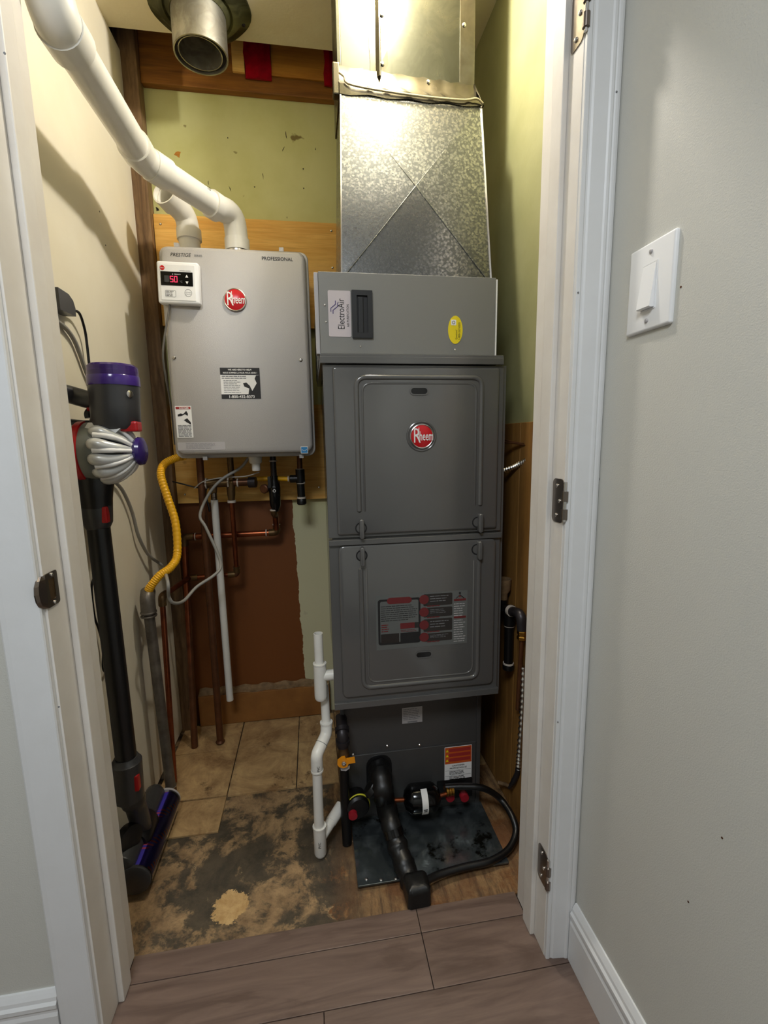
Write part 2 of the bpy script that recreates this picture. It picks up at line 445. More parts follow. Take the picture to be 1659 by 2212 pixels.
# closet shell
wl = struct('wall_left', box(B(), -.505, -.487, .835, 1.578, .008, 2.09), 'drywall_paint')
struct('outer_sheathing', box(B(), -.56, -.5055, .835, 1.70, -.02, 2.4), 'dark_cavity', wl)
wb = struct('wall_back', box(B(), -.52, .55, 1.627, 1.6595, -.02, 2.060), 'green_paint_back')
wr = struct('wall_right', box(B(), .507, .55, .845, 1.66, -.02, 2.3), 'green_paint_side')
zt = 1.034
for i in range(7):      # vertical panelling boards on the lower part of the right wall
    y0 = .846 + i * .112
    struct('panel_board', box(B(), .4995, .507, y0, min(y0 + .1095, 1.626), .0, zt, .0012), 'panelling', wr)
ce = struct('ceiling', box(B(), -.505, .507, .835, 1.502, 2.09, 2.103), 'ceiling_paint')
struct('joist_cavity', box(B(), -.56, .55, .835, 1.70, 2.34, 2.36), 'dark_cavity', ce)
struct('cavity_back', box(B(), -.56, .55, 1.665, 1.70, 2.05, 2.34), 'dark_cavity', ce)

# door wall: left of the opening, right of it, above it
wf = struct('wall_front', box(B(), -1.6, -.400, YD0, YD1, 0, 2.09), 'hall_paint')
struct('wall_section', box(B(), .4225, .4625, YD0, YD1, 0, 2.09), 'hall_paint', wf)
struct('wall_section', box(B(), .4627, .507, .72, .8445, 0, 2.09), 'hall_paint', wf)
struct('wall_section', box(B(), -.3995, .4222, YD0, YD1, HEAD + .015, 2.09), 'hall_paint', wf)
for a_, b_, c_, d_ in ((-.4868, -.4002, .009, 2.0895), (.4228, .5068, .001, 2.0895), (-.3998, .4222, HEAD + .016, 2.0895)):
    struct('added_lining', box(B(), a_, b_, .8355 if b_ < .5 else .8452, .8385 if b_ < .5 else .8475, c_, d_), 'added_lining_tone', wf)  # unseen skin added inside the door wall to tone down the duct's reflection
wh = struct('wall_hallway', box(B(), .463, .50, -1.5, .7045, 0, 2.09), 'hall_paint')
struct('ceiling_hallway', box(B(), -1.6, .50, -1.5, .7045, 2.0905, 2.11), 'hall_ceiling_paint')
struct('wall_behind', box(B(), -1.6, .50, -1.54, -1.5, 0, 2.09), 'hall_paint')
struct('wall_far', box(B(), -1.64, -1.6, -1.54, YD1, 0, 2.09), 'hall_paint')

# jambs with stops, casings with a moulded profile
def jamb(name, x0, x1, xs, ys0, ys1, yend=YD1 + .001):
    j = struct(name, box(B(), x0, x1, .704, yend, .0005, HEAD, .0008), 'jamb_paint')
    struct('door_stop', box(B(), min(xs), max(xs), ys0, ys1, .0008, HEAD - .002, .0022), 'jamb_paint', j)
    return j
jl = jamb('trim_1', -.3995, XL, (XL, -.3745), .757, .791)
jr = jamb('trim_2', XR, .4222, (.3985, XR), .7425, .7765, .8215)
jh = struct('trim_3', box(B(), XL - .0145, XR + .0145, .704, YD1 + .001, HEAD + .0005, HEAD + .0148), 'jamb_paint')
struct('door_stop', box(B(), XL, XR, .748, .78, HEAD - .0105, HEAD + .0004), 'jamb_paint', jh)
# profile: (distance from the inner edge, thickness)
PR = [(0, 0), (0, .0075), (.0012, .0088), (.006, .0092), (.0085, .0078), (.011, .0082), (.014, .0098), (.024, .0108), (.036, .0122), (.0385, .0138), (.042, .0142), (.0445, .0132), (.0465, .0142), (.050, .0146), (.0535, .0138), (.055, .011), (.055, 0)]
def casing(name, xin, sgn, z1, prof):
    # a casing whose faces are straight runs of the profile
    return struct(name, loft(B(), [[(xin + sgn * d, YD0 - t, z) for d, t in prof] for z in (.0006, z1)]), 'trim_paint')
PRF = [(0, 0), (0, .0085), (.0015, .0105), (.004, .011), (.012, .0112), (.045, .0125), (.052, .012), (.055, .0095), (.055, 0)]
casing('trim_4', XL - .0035, -1, HEAD + .0, PRF)
casing('trim_5', XR + .001, 1, HEAD + .0, [(d * .97, t) for d, t in PR])
struct('trim_6', loft(B(), [[(x, YD0 - t, HEAD + .0008 + d) for d, t in PR] for x in (-.445, .4622)]), 'trim_paint')
# baseboards
PB = [(0, 0), (.0125, 0), (.0125, .082), (.0105, .088), (.0105, .094), (.013, .097), (.013, .104), (.0095, .108), (.0085, .114), (.0055, .12), (.003, .1245), (0, .1245)]
struct('baseboard_right', loft(B(), [[(.463 - t, y, z + .0006) for t, z in PB] for y in (-1.49, .6895)]), 'trim_paint')
struct('baseboard_left', loft(B(), [[(x, YD0 - t, z + .0006) for t, z in PB] for x in (-1.59, -.4445)]), 'trim_paint')

# timber at the back of the closet
def timber(name, bm, m, label, cat='beam'): return tag(obj(name, bm, m), label, cat)
timber('wall_stud', box(B(), -.5045, -.446, 1.5795, 1.6265, -.006, 2.30, .002), 'stud_wood', 'rough dark wooden stud standing in the left back corner of the closet', 'stud')
timber('beam', box(B(), -.4455, .12, 1.603, 1.6265, 2.0315, 2.078, .002), 'brown_beam', 'lower brown beam edging the top of the green back wall')
ub = timber('beam', box(B(), -.4455, .12, 1.607, 1.66, 2.0785, 2.335, .002), 'brown_beam', 'upper brown header board in the ceiling gap behind the vent pipe')
timber('board', box(B(), -.0735, .085, 1.599, 1.6065, 2.079, 2.335, .001), 'orange_board', 'orange-brown board in the ceiling gap right of the red tape', 'board')
def red_strip(x0, x1, label):
    bm = B(); L = []
    for k in range(9):
        z = 2.062 + k * .033; wv_ = .003 * math.sin(k * 2.1 + x0 * 40)
        L.append([(x0 + wv_, 1.594, z), (x0 + (x1 - x0) * .5, 1.5905 - wv_ * .6, z), (x1 + wv_ * .5, 1.594, z), (x1 + wv_ * .5, 1.5975, z), (x0 + wv_, 1.5975, z)])
    tag(obj('red_tape', loft(bm, L), 'red_tape'), label, 'tape')
red_strip(-.150, -.074, 'wide strip of shiny red sheathing tape in the ceiling gap beside the vent flange')
red_strip(.083, .115, 'narrow strip of red tape in the ceiling gap against the duct')
timber('board', box(B(), -.186, -.151, 1.597, 1.6065, 2.079, 2.335, .001), 'plywood', 'pale board edge behind the vent flange, left of the red tape', 'board')
sb = timber('sill_board', box(B(), -.43, .03, 1.592, 1.626, .0005, .113, .002), 'sill_wood', 'brown wooden sill board along the foot of the back wall', 'board')
obj('putty_edge', loft(B(), [[(x, 1.596 + .004 * math.sin(x * 60), .1135), (x, 1.6255, .1135), (x, 1.6255, .127 + .004 * math.sin(x * 90 + 1)), (x, 1.611 + .003 * math.sin(x * 130), .118)] for x in [(-.43 + .02 * i) for i in range(24)]]), 'old_putty', sb)

# ------------------------------------------------------------------ plywood backing boards
def ply(x0, x1, z0, z1, label, nails):
    p = tag(obj('plywood_board', box(B(), x0, x1, 1.606, 1.6265, z0, z1, .001), 'plywood'), label, 'board')
    for a, b in nails: screw('nail', (a, 1.606, b), (0, -1, 0), .0035, p)
ply(-.4445, .107, 1.362, 1.683, 'yellow plywood backing board behind the top of the water heater', [(-.425, 1.655), (.09, 1.66), (.09, 1.55)])
ply(-.4445, .107, .800, 1.118, 'yellow plywood backing board behind the pipes under the water heater', [(-.42, .83), (-.43, .99), (.02, .84)])

# ------------------------------------------------------------------ flue vent
fx, fy = -.238, 1.400
t = thing('flue_vent', (fx, fy, 1.973), 'round double-wall metal flue vent hanging open from the closet ceiling', 'vent pipe')
obj('outer_pipe', tube(B(), [(fx, fy, 1.973), (fx, fy, 2.02), (fx, fy, 2.0895)], .066, 40, hollow=.0035), 'vent_metal', t, True)
obj('inner_pipe', tube(B(), [(fx - .001, fy - .001, 1.976), (fx, fy, 2.02), (fx, fy, 2.0895)], .0535, 40, hollow=.002), 'vent_metal', t, True)
obj('dark_gap', tube(B(), [(fx, fy, 1.981), (fx, fy, 2.086)], .0622, 40, hollow=.0084), 'dark_cavity', t, True)
obj('pipe_back', lathe(B(), [(.051, 0), (.051, .004)], (fx, fy, 2.084), (0, 0, 1), 32), 'vent_metal', t, True)
fb = lathe(B(), [(.125, 0), (.124, -.004), (.104, -.010), (.096, -.019), (.084, -.022), (.080, -.017), (.068, -.030), (.0665, -.030), (.0665, 0)], (fx, fy, 2.0895), (0, 0, 1), 48)
for v in fb.verts:
    a = math.atan2(v.co.y - fy, v.co.x - fx); rr = math.hypot(v.co.x - fx, v.co.y - fy)
    if rr > .09: k = 1 + .03 * math.sin(3 * a + 1) + .015 * math.sin(7 * a); v.co.x = fx + (v.co.x - fx) * k; v.co.y = fy + (v.co.y - fy) * k
fg = obj('flange', fb, 'flange_metal', t, True)
for a in (20, 110, 200, 290, 335): screw('rivet', (fx + .112 * math.cos(R(a)), fy + .112 * math.sin(R(a)), 2.0815), (0, 0, -1), .005, fg, 'dark_cavity')

# ------------------------------------------------------------------ water heater
YH = 1.372; FH = front(YH)
x0, x1, z0, z1 = -.380, .0115, .955, 1.5155
t = thing('water_heater', ((x0 + x1) / 2, 1.48, z0), 'grey wall-hung tankless water heater on plywood, left of the furnace', 'water heater')
obj('body', plate(B(), front(1.395), x0, x1, z0, z1, -.205, 0, .022, .003), 'grey_enamel', t, True)
cv = plate(B(), front(1.395), x0 + .007, x1 - .007, z0 + .010, z1 - .006, .0005, .023, .024, .010)
obj('front_cover', cv, 'grey_enamel', t, True)
for a, b in ((-.332, 1.5165), (-.06, 1.5165), (-.30, .9545), (-.03, .9545)):
    obj('cover_clip', plate(B(), front(1.395), a - .006, a + .006, b - .005, b + .005, -.004, .010, .001), 'grey_enamel', t)
for a, b in ((-.357, 1.227), (-.020, 1.224)): screw('screw', (a, YH, b), (0, -1, 0), .005, t)
def badge(parent, fr, a, b, r):
    o = fr.p(a, b, 0)
    bd = obj('badge', lathe(B(), [(r, 0), (r, .004), (r * .9, .0055), (.0001, .0068)], o, fr.n, 40), 'red_enamel', parent, True)
    obj('badge_rim', torus(B(), fr.p(a, b, .004), fr.n, r * .97, r * .065, 48), 'chrome', bd, True)
    letters('lettering', 'R', fr, a - r * .78, b - r * .52, r * 1.75, 'print_white', bd, h=.0072, sx=.62)
    letters('lettering', 'heem', fr, a - r * .24, b - r * .34, r * 1.08, 'print_white', bd, h=.0072, sx=.50, bold=.01)
    obj('letter_stroke', tube(B(), [fr.p(a - r * .27, b - r * .3, .0068), fr.p(a - r * .27, b + r * .72, .0062)], r * .035, 6), 'print_white', bd)
badge(t, FH, -.188, 1.378, .029)
letters('lettering', 'PRESTIGE', FH, -.346, 1.483, .0125, 'print_black', t, sx=.98, shear=.25)
letters('lettering', 'SERIES', FH, -.286, 1.484, .0075, 'print_grey', t, sx=1.0, bold=.01)
letters('lettering', 'PROFESSIONAL', FH, -.1125, 1.4825, .0125, 'print_black', t, sx=.97, bold=.012)
# help label
lb = obj('help_label', plate(B(), FH, -.2405, -.1345, 1.118, 1.2015, .0002, .0008, .0008), 'print_white', t)
obj('label_band', plate(B(), FH, -.2405, -.1345, 1.1825, 1.2015, .0008, .0011, .0005), 'print_black', lb)
obj('label_band', plate(B(), FH, -.2405, -.1345, 1.118, 1.130, .0008, .0011, .0005), 'print_black', lb)
letters('lettering', 'WE ARE HERE TO HELP!', FH, -.1875, 1.194, .0062, 'print_white', lb, h=.0014, align='CENTER', bold=.02, sx=.95)
letters('lettering', 'NOUS SOMMES LÀ POUR VOUS AIDER !', FH, -.1875, 1.1858, .0060, 'print_white', lb, h=.0014, align='CENTER', bold=.02, sx=.86)
letters('lettering', '1-800-432-8373', FH, -.1865, 1.1203, .0100, 'print_white', lb, h=.0014, align='CENTER', bold=.02, sx=1.1)
print_lines('fine_print', FH, -.237, -.153, 1.171, 1.181, 2, 'print_grey', lb, .0011, .4, 3)
print_lines('fine_print', FH, -.233, -.186, 1.133, 1.170, 8, 'print_grey', lb, .0011, .3, 4)
obj('silhouette', poly(B(), FH, [(-.168, 1.130), (-.165, 1.146), (-.178, 1.151), (-.181, 1.160), (-.172, 1.162), (-.163, 1.153), (-.157, 1.139), (-.144, 1.160), (-.149, 1.172), (-.145, 1.181), (-.1345, 1.1825), (-.1345, 1.130)], .0008, .0012), 'print_black', lb)
dg_ = obj('danger_label', plate(B(), FH, -.366, -.3235, 1.013, 1.099, .0002, .0009, .0012), 'print_white', t)
obj('label_band', plate(B(), FH, -.364, -.3255, 1.0905, 1.097, .0009, .0012, .0003), 'print_red', dg_)
letters('lettering', 'DANGER', FH, -.3425, 1.0915, .0062, 'print_white', dg_, h=.0014, align='CENTER', bold=.02)
obj('drawing', poly(B(), FH, [(-.360, 1.076), (-.352, 1.079), (-.346, 1.077), (-.337, 1.086), (-.333, 1.078), (-.334, 1.072), (-.341, 1.077), (-.350, 1.072), (-.360, 1.071)], .0009, .0012), 'print_black', dg_)
obj('drawing', poly(B(), FH, [(-.345, 1.061), (-.336, 1.066), (-.3275, 1.055), (-.3268, 1.048), (-.338, 1.055)], .0009, .0012), 'print_black', dg_)
print_lines('fine_print', FH, -.362, -.327, 1.015, 1.048, 9, 'print_grey', dg_, .0012, .6, 5, True)
ls = obj('notice_label', plate(B(), FH, -.367, -.2405, .978, 1.000, .0002, .0007, .002), 'label_silver', t)
print_lines('fine_print', FH, -.345, -.262, .981, .998, 5, 'print_grey', ls, .0009, .3, 6)
bl = obj('energy_label', plate(B(), FH, -.031, -.0105, .963, .983, .0002, .0007, .0005), 'print_white', t)
obj('label_field', plate(B(), FH, -.0297, -.0118, .9645, .9815, .0007, .001, .0003), 'print_blue', bl)
obj('label_line', tube(B(), sm([FH.p(-.0275, .974, .001), FH.p(-.020, .9705, .001), FH.p(-.0135, .975, .001)], 4), .0007, 6), 'print_white', bl)

# wall controller clipped to the heater's upper left corner, slightly turned
FC = F((-.3255, YH - .001, 1.4115), (1, -.04, -.028), (.03, 0, 1)); 
t = thing('heater_control', (-.3255, YH - .003, 1.36), 'white digital control showing 50 on the heater’s upper left corner', 'controller')
obj('housing', plate(B(), FC, -.0525, .0525, -.052, .052, .0004, .020, .006, .005), 'white_plastic', t, True)
fp = obj('face_plate', plate(B(), FC, -.0435, .0435, -.044, .044, .0198, .0212, .002, .0006), 'white_plastic', t)
dp = obj('display', plate(B(), FC, -.0425, .0375, -.008, .026, .0211, .0218, .0008), 'black_gloss', t)
for k, (ch, a) in enumerate((('5', -.0185), ('0', -.0082))):
    segs = {'5': 'afgcd', '0': 'abcdef'}[ch]; bm = B(); wd, hh = .0065, .0135
    pos = {'a': ((0, hh), (wd, hh)), 'g': ((0, hh / 2), (wd, hh / 2)), 'd': ((0, 0), (wd, 0)), 'f': ((0, hh / 2), (0, hh)), 'b': ((wd, hh / 2), (wd, hh)), 'e': ((0, 0), (0, hh / 2)), 'c': ((wd, 0), (wd, hh / 2))}
    for sg in segs:
        (p0, q0), (p1, q1) = pos[sg]; bb = .0010
        plate(bm, FC, a + min(p0, p1) - bb, a + max(p0, p1) + bb, .001 + min(q0, q1) - bb, .001 + max(q0, q1) + bb, .0217, .0221, .0005, 0, 1)
    obj('digit', bm, 'display_red', dp)
letters('lettering', '°C', FC, .004, .000, .0068, 'print_grey', dp, h=.0221)
obj('dark_window', plate(B(), FC, -.0335, -.0215, .000, .016, .0217, .0219, .001), 'vac_dark', dp)
letters('lettering', 'PRIORITY', FC, -.008, .0185, .0038, 'print_white', dp, h=.0221)
screw('indicator', FC.p(-.0125, .0198, .0216), FC.n, .0013, dp, 'print_white')
obj('arrow', poly(B(), FC, [(.019, .013), (.0265, .013), (.0228, .020)], .0217, .0223), 'print_white', dp)
obj('arrow', poly(B(), FC, [(.019, .0035), (.0265, .0035), (.0228, -.0035)], .0217, .0223), 'print_white', dp)
bg = obj('logo', lathe(B(), [(.0058, 0), (.0058, .0008)], FC.p(-.0375, .0345, .021), FC.n, 20), 'red_enamel', t)
letters('lettering', 'Rheem', FC, -.0375, .0330, .0042, 'print_white', bg, h=.0221, align='CENTER', sx=.7)
print_lines('fine_print', FC, .005, .035, .0285, .0305, 1, 'print_grey', t, .0216, .4, 2, True)
rg = obj('warning_print', ring_plate(B(), FC, -.033, -.0065, -.0365, -.0195, .021, .0216, .0007, .003), 'print_grey', t)
print_lines('fine_print', FC, -.031, -.009, -.035, -.021, 4, 'print_grey', rg, .0216, .5, 9)
obj('power_button', torus(B(), FC.p(.0245, -.0245, .0212), FC.n, .0088, .0005, 28, 6), 'print_grey', t)
letters('lettering', 'POWER', FC, .0245, -.0245, .0036, 'print_grey', t, h=.0217, align='CENTER')
letters('lettering', 'ON/OFF', FC, .0245, -.0290, .0036, 'print_grey', t, h=.0217, align='CENTER')
c = tube(B(), sm([(-0.3530, 1.3650, 1.3699), (-0.3630, 1.3620, 1.3225), (-0.3751, 1.3620, 1.2755), (-0.3838, 1.3660, 1.2287), (-0.3866, 1.3850, 1.1771), (-0.3899, 1.4200, 1.1117), (-0.3980, 1.4600, 0.9948)]), .0028, 8)
tag(obj('control_cable', c, 'cable_dark', None, True), 'thin grey cable dropping from the white control down the heater’s left edge', 'cable')

# ------------------------------------------------------------------ PVC vent pipes over the heater
def elbow_set(t, pts, r, m='pvc_white', name='elbow'): return obj(name, tube(B(), fil(pts, .05), r, 22), m, t, True)
pr_ = .0300
pB = V((-.187, 1.475, 1.512)); pT = V((-.187, 1.475, 1.570))
E2 = V((-.190, 1.468, 1.622)); E1 = V((-.352, 1.232, 1.636)); NR = V((-.360, .895, 1.641)); UP = V((-.368, .842, 1.735))
t = thing('exhaust_pipe', tuple(pB), 'long white plastic exhaust pipe from heater top, running forward along left wall', 'pipe')
obj('clamp', tube(B(), [pB, pB + V((0, 0, .027))], .0315, 24), 'chrome', t, True)
obj('clamp_screw', tube(B(), [pB + V((.01, -.034, .018)), pB + V((.040, -.022, .018))], .005, 8), 'chrome', t, True)
obj('hub', tube(B(), [pB + V((0, 0, .026)), pT, pT + V((0, 0, .0))], [.0345, .0345, .0345], 24), 'pvc_white', t, True)
dE = (E1 - E2).normalized()
obj('elbow', tube(B(), fil([pT - V((0, 0, .01)), E2 + V((0, 0, .012)), E2 + dE * .075], .06), .0315, 24), 'pvc_white', t, True)
obj('hub', tube(B(), [E2 + dE * .062, E2 + dE * .088], .0350, 24), 'pvc_white', t, True)
obj('straight_pipe', tube(B(), [E2 + dE * .08, E1 - dE * .05], pr_, 24), 'pvc_white', t, True)
dN = (NR - E1).normalized()
obj('hub', tube(B(), [E1 - dE * .062, E1 - dE * .018], .0345, 24), 'pvc_white', t, True)
obj('elbow', tube(B(), fil([E1 - dE * .05, E1, E1 + dN * .05], .04), .0325, 24), 'pvc_white', t, True)
obj('hub', tube(B(), [E1 + dN * .022, E1 + dN * .056], .0350, 24), 'pvc_white', t, True)
obj('straight_pipe', tube(B(), [E1 + dN * .05, NR - dN * .02], pr_ + .0005, 24), 'pvc_white', t, True)
dU = (UP - NR).normalized()
obj('hub', tube(B(), [NR - dN * .034, NR + dN * .006], .0365, 24), 'pvc_white', t, True)
obj('elbow', tube(B(), fil([NR - dN * .02, NR + dN * .012, UP], .03), .0345, 24), 'pvc_white', t, True)
obj('hub', tube(B(), [UP - dU * .05, UP], .0375, 24), 'pvc_white', t, True)
obj('straight_pipe', tube(B(), [UP - dU * .01, (UP.x - .004, .838, 1.90), (UP.x - .004, .838, 2.089)], pr_, 24), 'pvc_white', t, True)
mk = E2 + dE * .115
letters('print_mark', '10', F(mk + V((0, 0, 0)), dE * -1, (0, 0, 1)), -.008, .012, .012, 'print_black', t, h=.0275)
# short intake pipe with an open mouth
qB = V((-.322, 1.500, 1.512))
t = thing('intake_pipe', tuple(qB), 'short white plastic intake elbow with open mouth, left one on heater top', 'pipe')
obj('clamp', tube(B(), [qB, qB + V((0, 0, .030))], .0315, 24), 'chrome', t, True)
obj('clamp_screw', tube(B(), [qB + V((.012, -.033, .02)), qB + V((.042, -.02, .02))], .0045, 8), 'chrome', t, True)
obj('straight_pipe', tube(B(), [qB + V((0, 0, .029)), qB + V((0, 0, .062))], .0290, 24), 'pvc_white', t, True)
obj('hub', tube(B(), [qB + V((0, 0, .060)), qB + V((0, 0, .088))], .0335, 24), 'pvc_white', t, True)
q2 = qB + V((-.004, -.006, .122)); qm = V((-0.3554, 1.4250, 1.6552))
obj('elbow', tube(B(), fil([qB + V((0, 0, .084)), q2, q2 + (qm - q2) * .98], .05, 8), .0300, 24, hollow=.003), 'pvc_white', t, True)
dq = (qm - q2).normalized()
obj('hub', tube(B(), [qm - dq * .03, qm + dq * .01], .0345, 24, hollow=.0035), 'pvc_white', t, True)

def mark(x_, z_, w_, h_, m_, ang=0., nm='paint_scratch'):
    c_, s_ = math.cos(ang), math.sin(ang); P_ = []
    for k in range(7):
        a_ = k / 7 * 2 * math.pi; rr = 1 + .35 * math.sin(k * 2.7 + x_ * 50)
        u_, v_ = w_ * rr * math.cos(a_), h_ * rr * math.sin(a_); P_.append((x_ + u_ * c_ - v_ * s_, z_ + u_ * s_ + v_ * c_))
    struct(nm, poly(B(), front(1.627), P_, -.001, .0007), m_, wb)
mark(-0.3644, 1.8618, .009, .008, 'orange_board', .6, 'paint_chip')
for px_ in ((-0.0394, 1.9372, .0012, .011, .1), (-0.0498, 1.8976, .001, .008, -.5), (-0.2151, 1.9167, .002, .0015, 0), (0.0091, 1.8452, .0018, .0025, 0), (0.0082, 1.7892, .0018, .0022, 0), (-0.1432, 1.7843, .002, .002, 0), (-0.1160, 1.8175, .0009, .009, .1), (-0.2176, 1.7746, .0011, .008, .35), (0.0490, 1.9045, .0012, .004, 0), (-0.2813, 1.7878, .0010, .006, 0), (-0.4362, 1.7050, .004, .006, .5), (-0.0479, 1.7013, .001, .003, 0)):
    mark(px_[0], px_[1], px_[2], px_[3], 'dark_cavity', px_[4])
for k_, (x_, z_) in enumerate(((-.4872, 1.532), (-.4872, 1.335))): pass

def dot(parent, m_, P_, ax, r_): struct('nail_hole', lathe(B(), [(r_, -.0004), (r_, .0004)], P_, ax, 8), m_, parent)
lc_ = bpy.data.objects['trim_4']; rc_ = bpy.data.objects['trim_5']
for p_ in ((-0.3816, 0.6935, 0.6197), (-0.4315, 0.6935, 0.5087), (-0.4342, 0.6935, 0.1733), (-0.3440, 0.6935, 1.4635)): dot(lc_, 'print_grey', p_, (0, -1, 0), .0014)
for p_ in ((0.4542, 0.6905, 1.4884), (0.4615, 0.6920, 0.9306), (0.4118, 0.6955, 1.2163), (0.4107, 0.6955, 0.5011)): dot(rc_, 'print_grey', p_, (0, -1, 0), .0014)
for p_ in ((0.4630, 0.4527, 0.3964), (0.4630, 0.4163, 0.5262), (0.4630, 0.5491, 1.1813)): dot(wh, 'copper_dull', p_, (-1, 0, 0), .0014)
for p_ in ((-0.4870, 1.3334, 1.4883), (-0.4870, 1.5833, 1.6093), (-0.4870, 1.6051, 1.9880), (-0.4870, 1.3174, 1.5586)): dot(wl, 'print_black', p_, (1, 0, 0), .0020)

# ------------------------------------------------------------------ furnace
YF = 1.020; FF = front(YF)
t = thing('furnace', (.241, 1.25, .364), 'tall dark grey furnace with two embossed doors and red round badge', 'furnace')
fxa, fxb = .034, .448
obj('cabinet', box(B(), fxa + .004, fxb - .003, 1.034, 1.50, .366, 1.160, .001), 'furnace_enamel', t)
obj('top_rail', box(B(), fxa - .009, fxb - .0165, 1.019, 1.50, 1.165, 1.180, .0012), 'furnace_enamel', t)
obj('top_lip', box(B(), fxa - .009, fxb - .0165, 1.017, 1.024, 1.160, 1.1745, .0012), 'furnace_enamel', t)
for a in (.104, .366):
    obj('notch_tab', loft(B(), [[(a - .0175, y, 1.1605), (a - .011, y, 1.1690), (a + .011, y, 1.1690), (a + .0175, y, 1.1605)] for y in (1.0155, 1.020)]), 'furnace_enamel', t)
def door(zb, ztop, name):
    d = obj(name, plate(B(), FF, fxa - .004, fxb - .012, zb, ztop, -.0135, -.006, .002, .0015), 'furnace_enamel', t)
    return d
d1 = door(.7810, 1.1590, 'upper_door')
obj('raised_panel', plate(B(), FF, .050, .4245, .7875, 1.1545, -.007, .0005, .006, .0055), 'furnace_enamel', d1, True)
d2 = door(.3720, .7775, 'lower_door')
obj('raised_panel', plate(B(), FF, .050, .4245, .3925, .7640, -.007, .0005, .014, .0055), 'furnace_enamel', d2, True)
obj('door_lip', plate(B(), FF, fxa - .004, fxb - .012, .7650, .7775, -.007, .0015, .001, .001), 'furnace_enamel', d2)
obj('bottom_rail', plate(B(), FF, fxa - .004, fxb - .0105, .3660, .3820, -.014, .0015, .001, .001), 'furnace_enamel', d2)
def bead(d, up):
    for off, rr_, nm in ((0, .0060, 'embossed_bead'), (.0125, .0030, 'inner_bead')):
        a0, a1 = .100 + off, .382 - off
        if up: pts = [(a0, .842 if not off else .842), (a0, 1.132 - off), (a1, 1.132 - off), (a1, .846)]
        else: pts = [(a0, .708), (a0, .416 + off), (a1, .416 + off), (a1, .712)]
        P = fil([FF.p(a, b, -.0012) for a, b in pts], .022, 7)
        rs = [rr_] * len(P); rs[0] = rs[-1] = rr_ * .4
        P = [P[0] + (P[0] - P[1]).normalized() * .004] + P + [P[-1] + (P[-1] - P[-2]).normalized() * .004]
        obj(nm, tube(B(), P, [rr_ * .3] + [rr_] * (len(P) - 2) + [rr_ * .3], 12), 'furnace_enamel', d, True)
bead(d1, True); bead(d2, False)
def slot(d, a, b):
    s = obj('view_slot', ring_plate(B(), FF, a - .0210, a + .0210, b - .0092, b + .0092, -.001, .0022, .0028, .0092), 'furnace_enamel', d, True)
    obj('slot_glass', plate(B(), FF, a - .0185, a + .0185, b - .0068, b + .0068, -.001, .0008, .0068), 'black_gloss', s)
slot(d1, .238, 1.103); slot(d2, .2465, .488)
obj('badge_well', torus(B(), FF.p(.243, 1.005, .0003), FF.n, .0318, .0028, 40), 'furnace_enamel', d1, True)
badge(d1, FF, .243, 1.005, .0265)
def latch(d, a, b, off=0.):
    k = obj('latch', plate(B(), FF, a - .0052, a + .0052, b - .0225, b + .0225, .000, .0135, .0052, .0025), 'furnace_enamel', d, True)
    obj('latch_recess', lathe(B(), [(.0135, 0), (.0135, .0008)], FF.p(a - off, b + .001, .0), FF.n, 20), 'print_black', d)
    obj('latch_cup', lathe(B(), [(.0105, 0), (.0102, .0014), (.0001, .0016)], FF.p(a - off, b + .001, .0), FF.n, 20), 'furnace_enamel', d, True)
latch(d1, .104, .8020, .001); latch(d1, .3815, .8035, .005); latch(d2, .104, .7385, .001); latch(d2, .3810, .7385, .005)
for z in (.985, .935, .865, .835, .795, 1.145):
    obj('side_plug', lathe(B(), [(.0095, 0), (.0095, .003), (.006, .0045), (.0001, .0048)], (fxa + .004, 1.062, z), (-1, 0, 0), 16), 'black_plastic', t, True)
# warning label on the lower door
lb = obj('warning_label', plate(B(), FF, .1325, .354, .508, .642, .0004, .0010, .0005), 'label_film', d2)
obj('label_frame', ring_plate(B(), FF, .1375, .2390, .520, .632, .001, .0013, .005, .006), 'print_black', lb)
obj('warning_band', plate(B(), FF, .159, .218, .620, .635, .0012, .0016, .0075), 'print_dark_red', lb)
letters('lettering', 'WARNING', FF, .190, .6235, .0095, 'print_dark_red', lb, h=.0018, align='CENTER', bold=.01)
print_lines('fine_print', FF, .1445, .232, .577, .617, 8, 'print_black', lb, .0013, .28, 11)
for i, (b0, b1) in enumerate(((.609, .638), (.581, .604), (.545, .576), (.520, .540))):
    obj('warning_field', plate(B(), FF, .246, .3165, b0, b1, .001, .0014, .003), 'label_dark', lb)
    obj('hazard_sign', lathe(B(), [(.0115, 0), (.0115, .0006)], FF.p(.2475, (b0 + b1) / 2 + .002, .0012), FF.n, 24), 'print_dark_red', lb)
    print_lines('fine_print', FF, .262, .308, b0 + .008, b1 - .003, 3, 'print_grey', lb, .0017, .25, 20 + i)
    print_lines('fine_print', FF, .255, .285, b0 - .003, b0 + .002, 1, 'print_dark_red', lb, .0018, .5, 30 + i, True)
obj('caution_field', plate(B(), FF, .1435, .187, .524, .547, .001, .0014, .001), 'label_dark', lb)
obj('caution_field', plate(B(), FF, .190, .2345, .524, .547, .001, .0014, .001), 'print_black', lb)
obj('caution_band', plate(B(), FF, .190, .2245, .557, .571, .001, .0014, .001), 'print_dark_red', lb)
obj('caution_band', plate(B(), FF, .2245, .2345, .557, .571, .001, .0014, .001), 'label_dark', lb)
print_lines('fine_print', FF, .145, .164, .551, .572, 4, 'print_dark_red', lb, .0015, .45, 40)
print_lines('fine_print', FF, .191, .232, .548, .555, 2, 'print_dark_red', lb, .0015, .3, 41)
print_lines('fine_print', FF, .3205, .3505, .512, .612, 17, 'label_silver', lb, .0013, .3, 42)
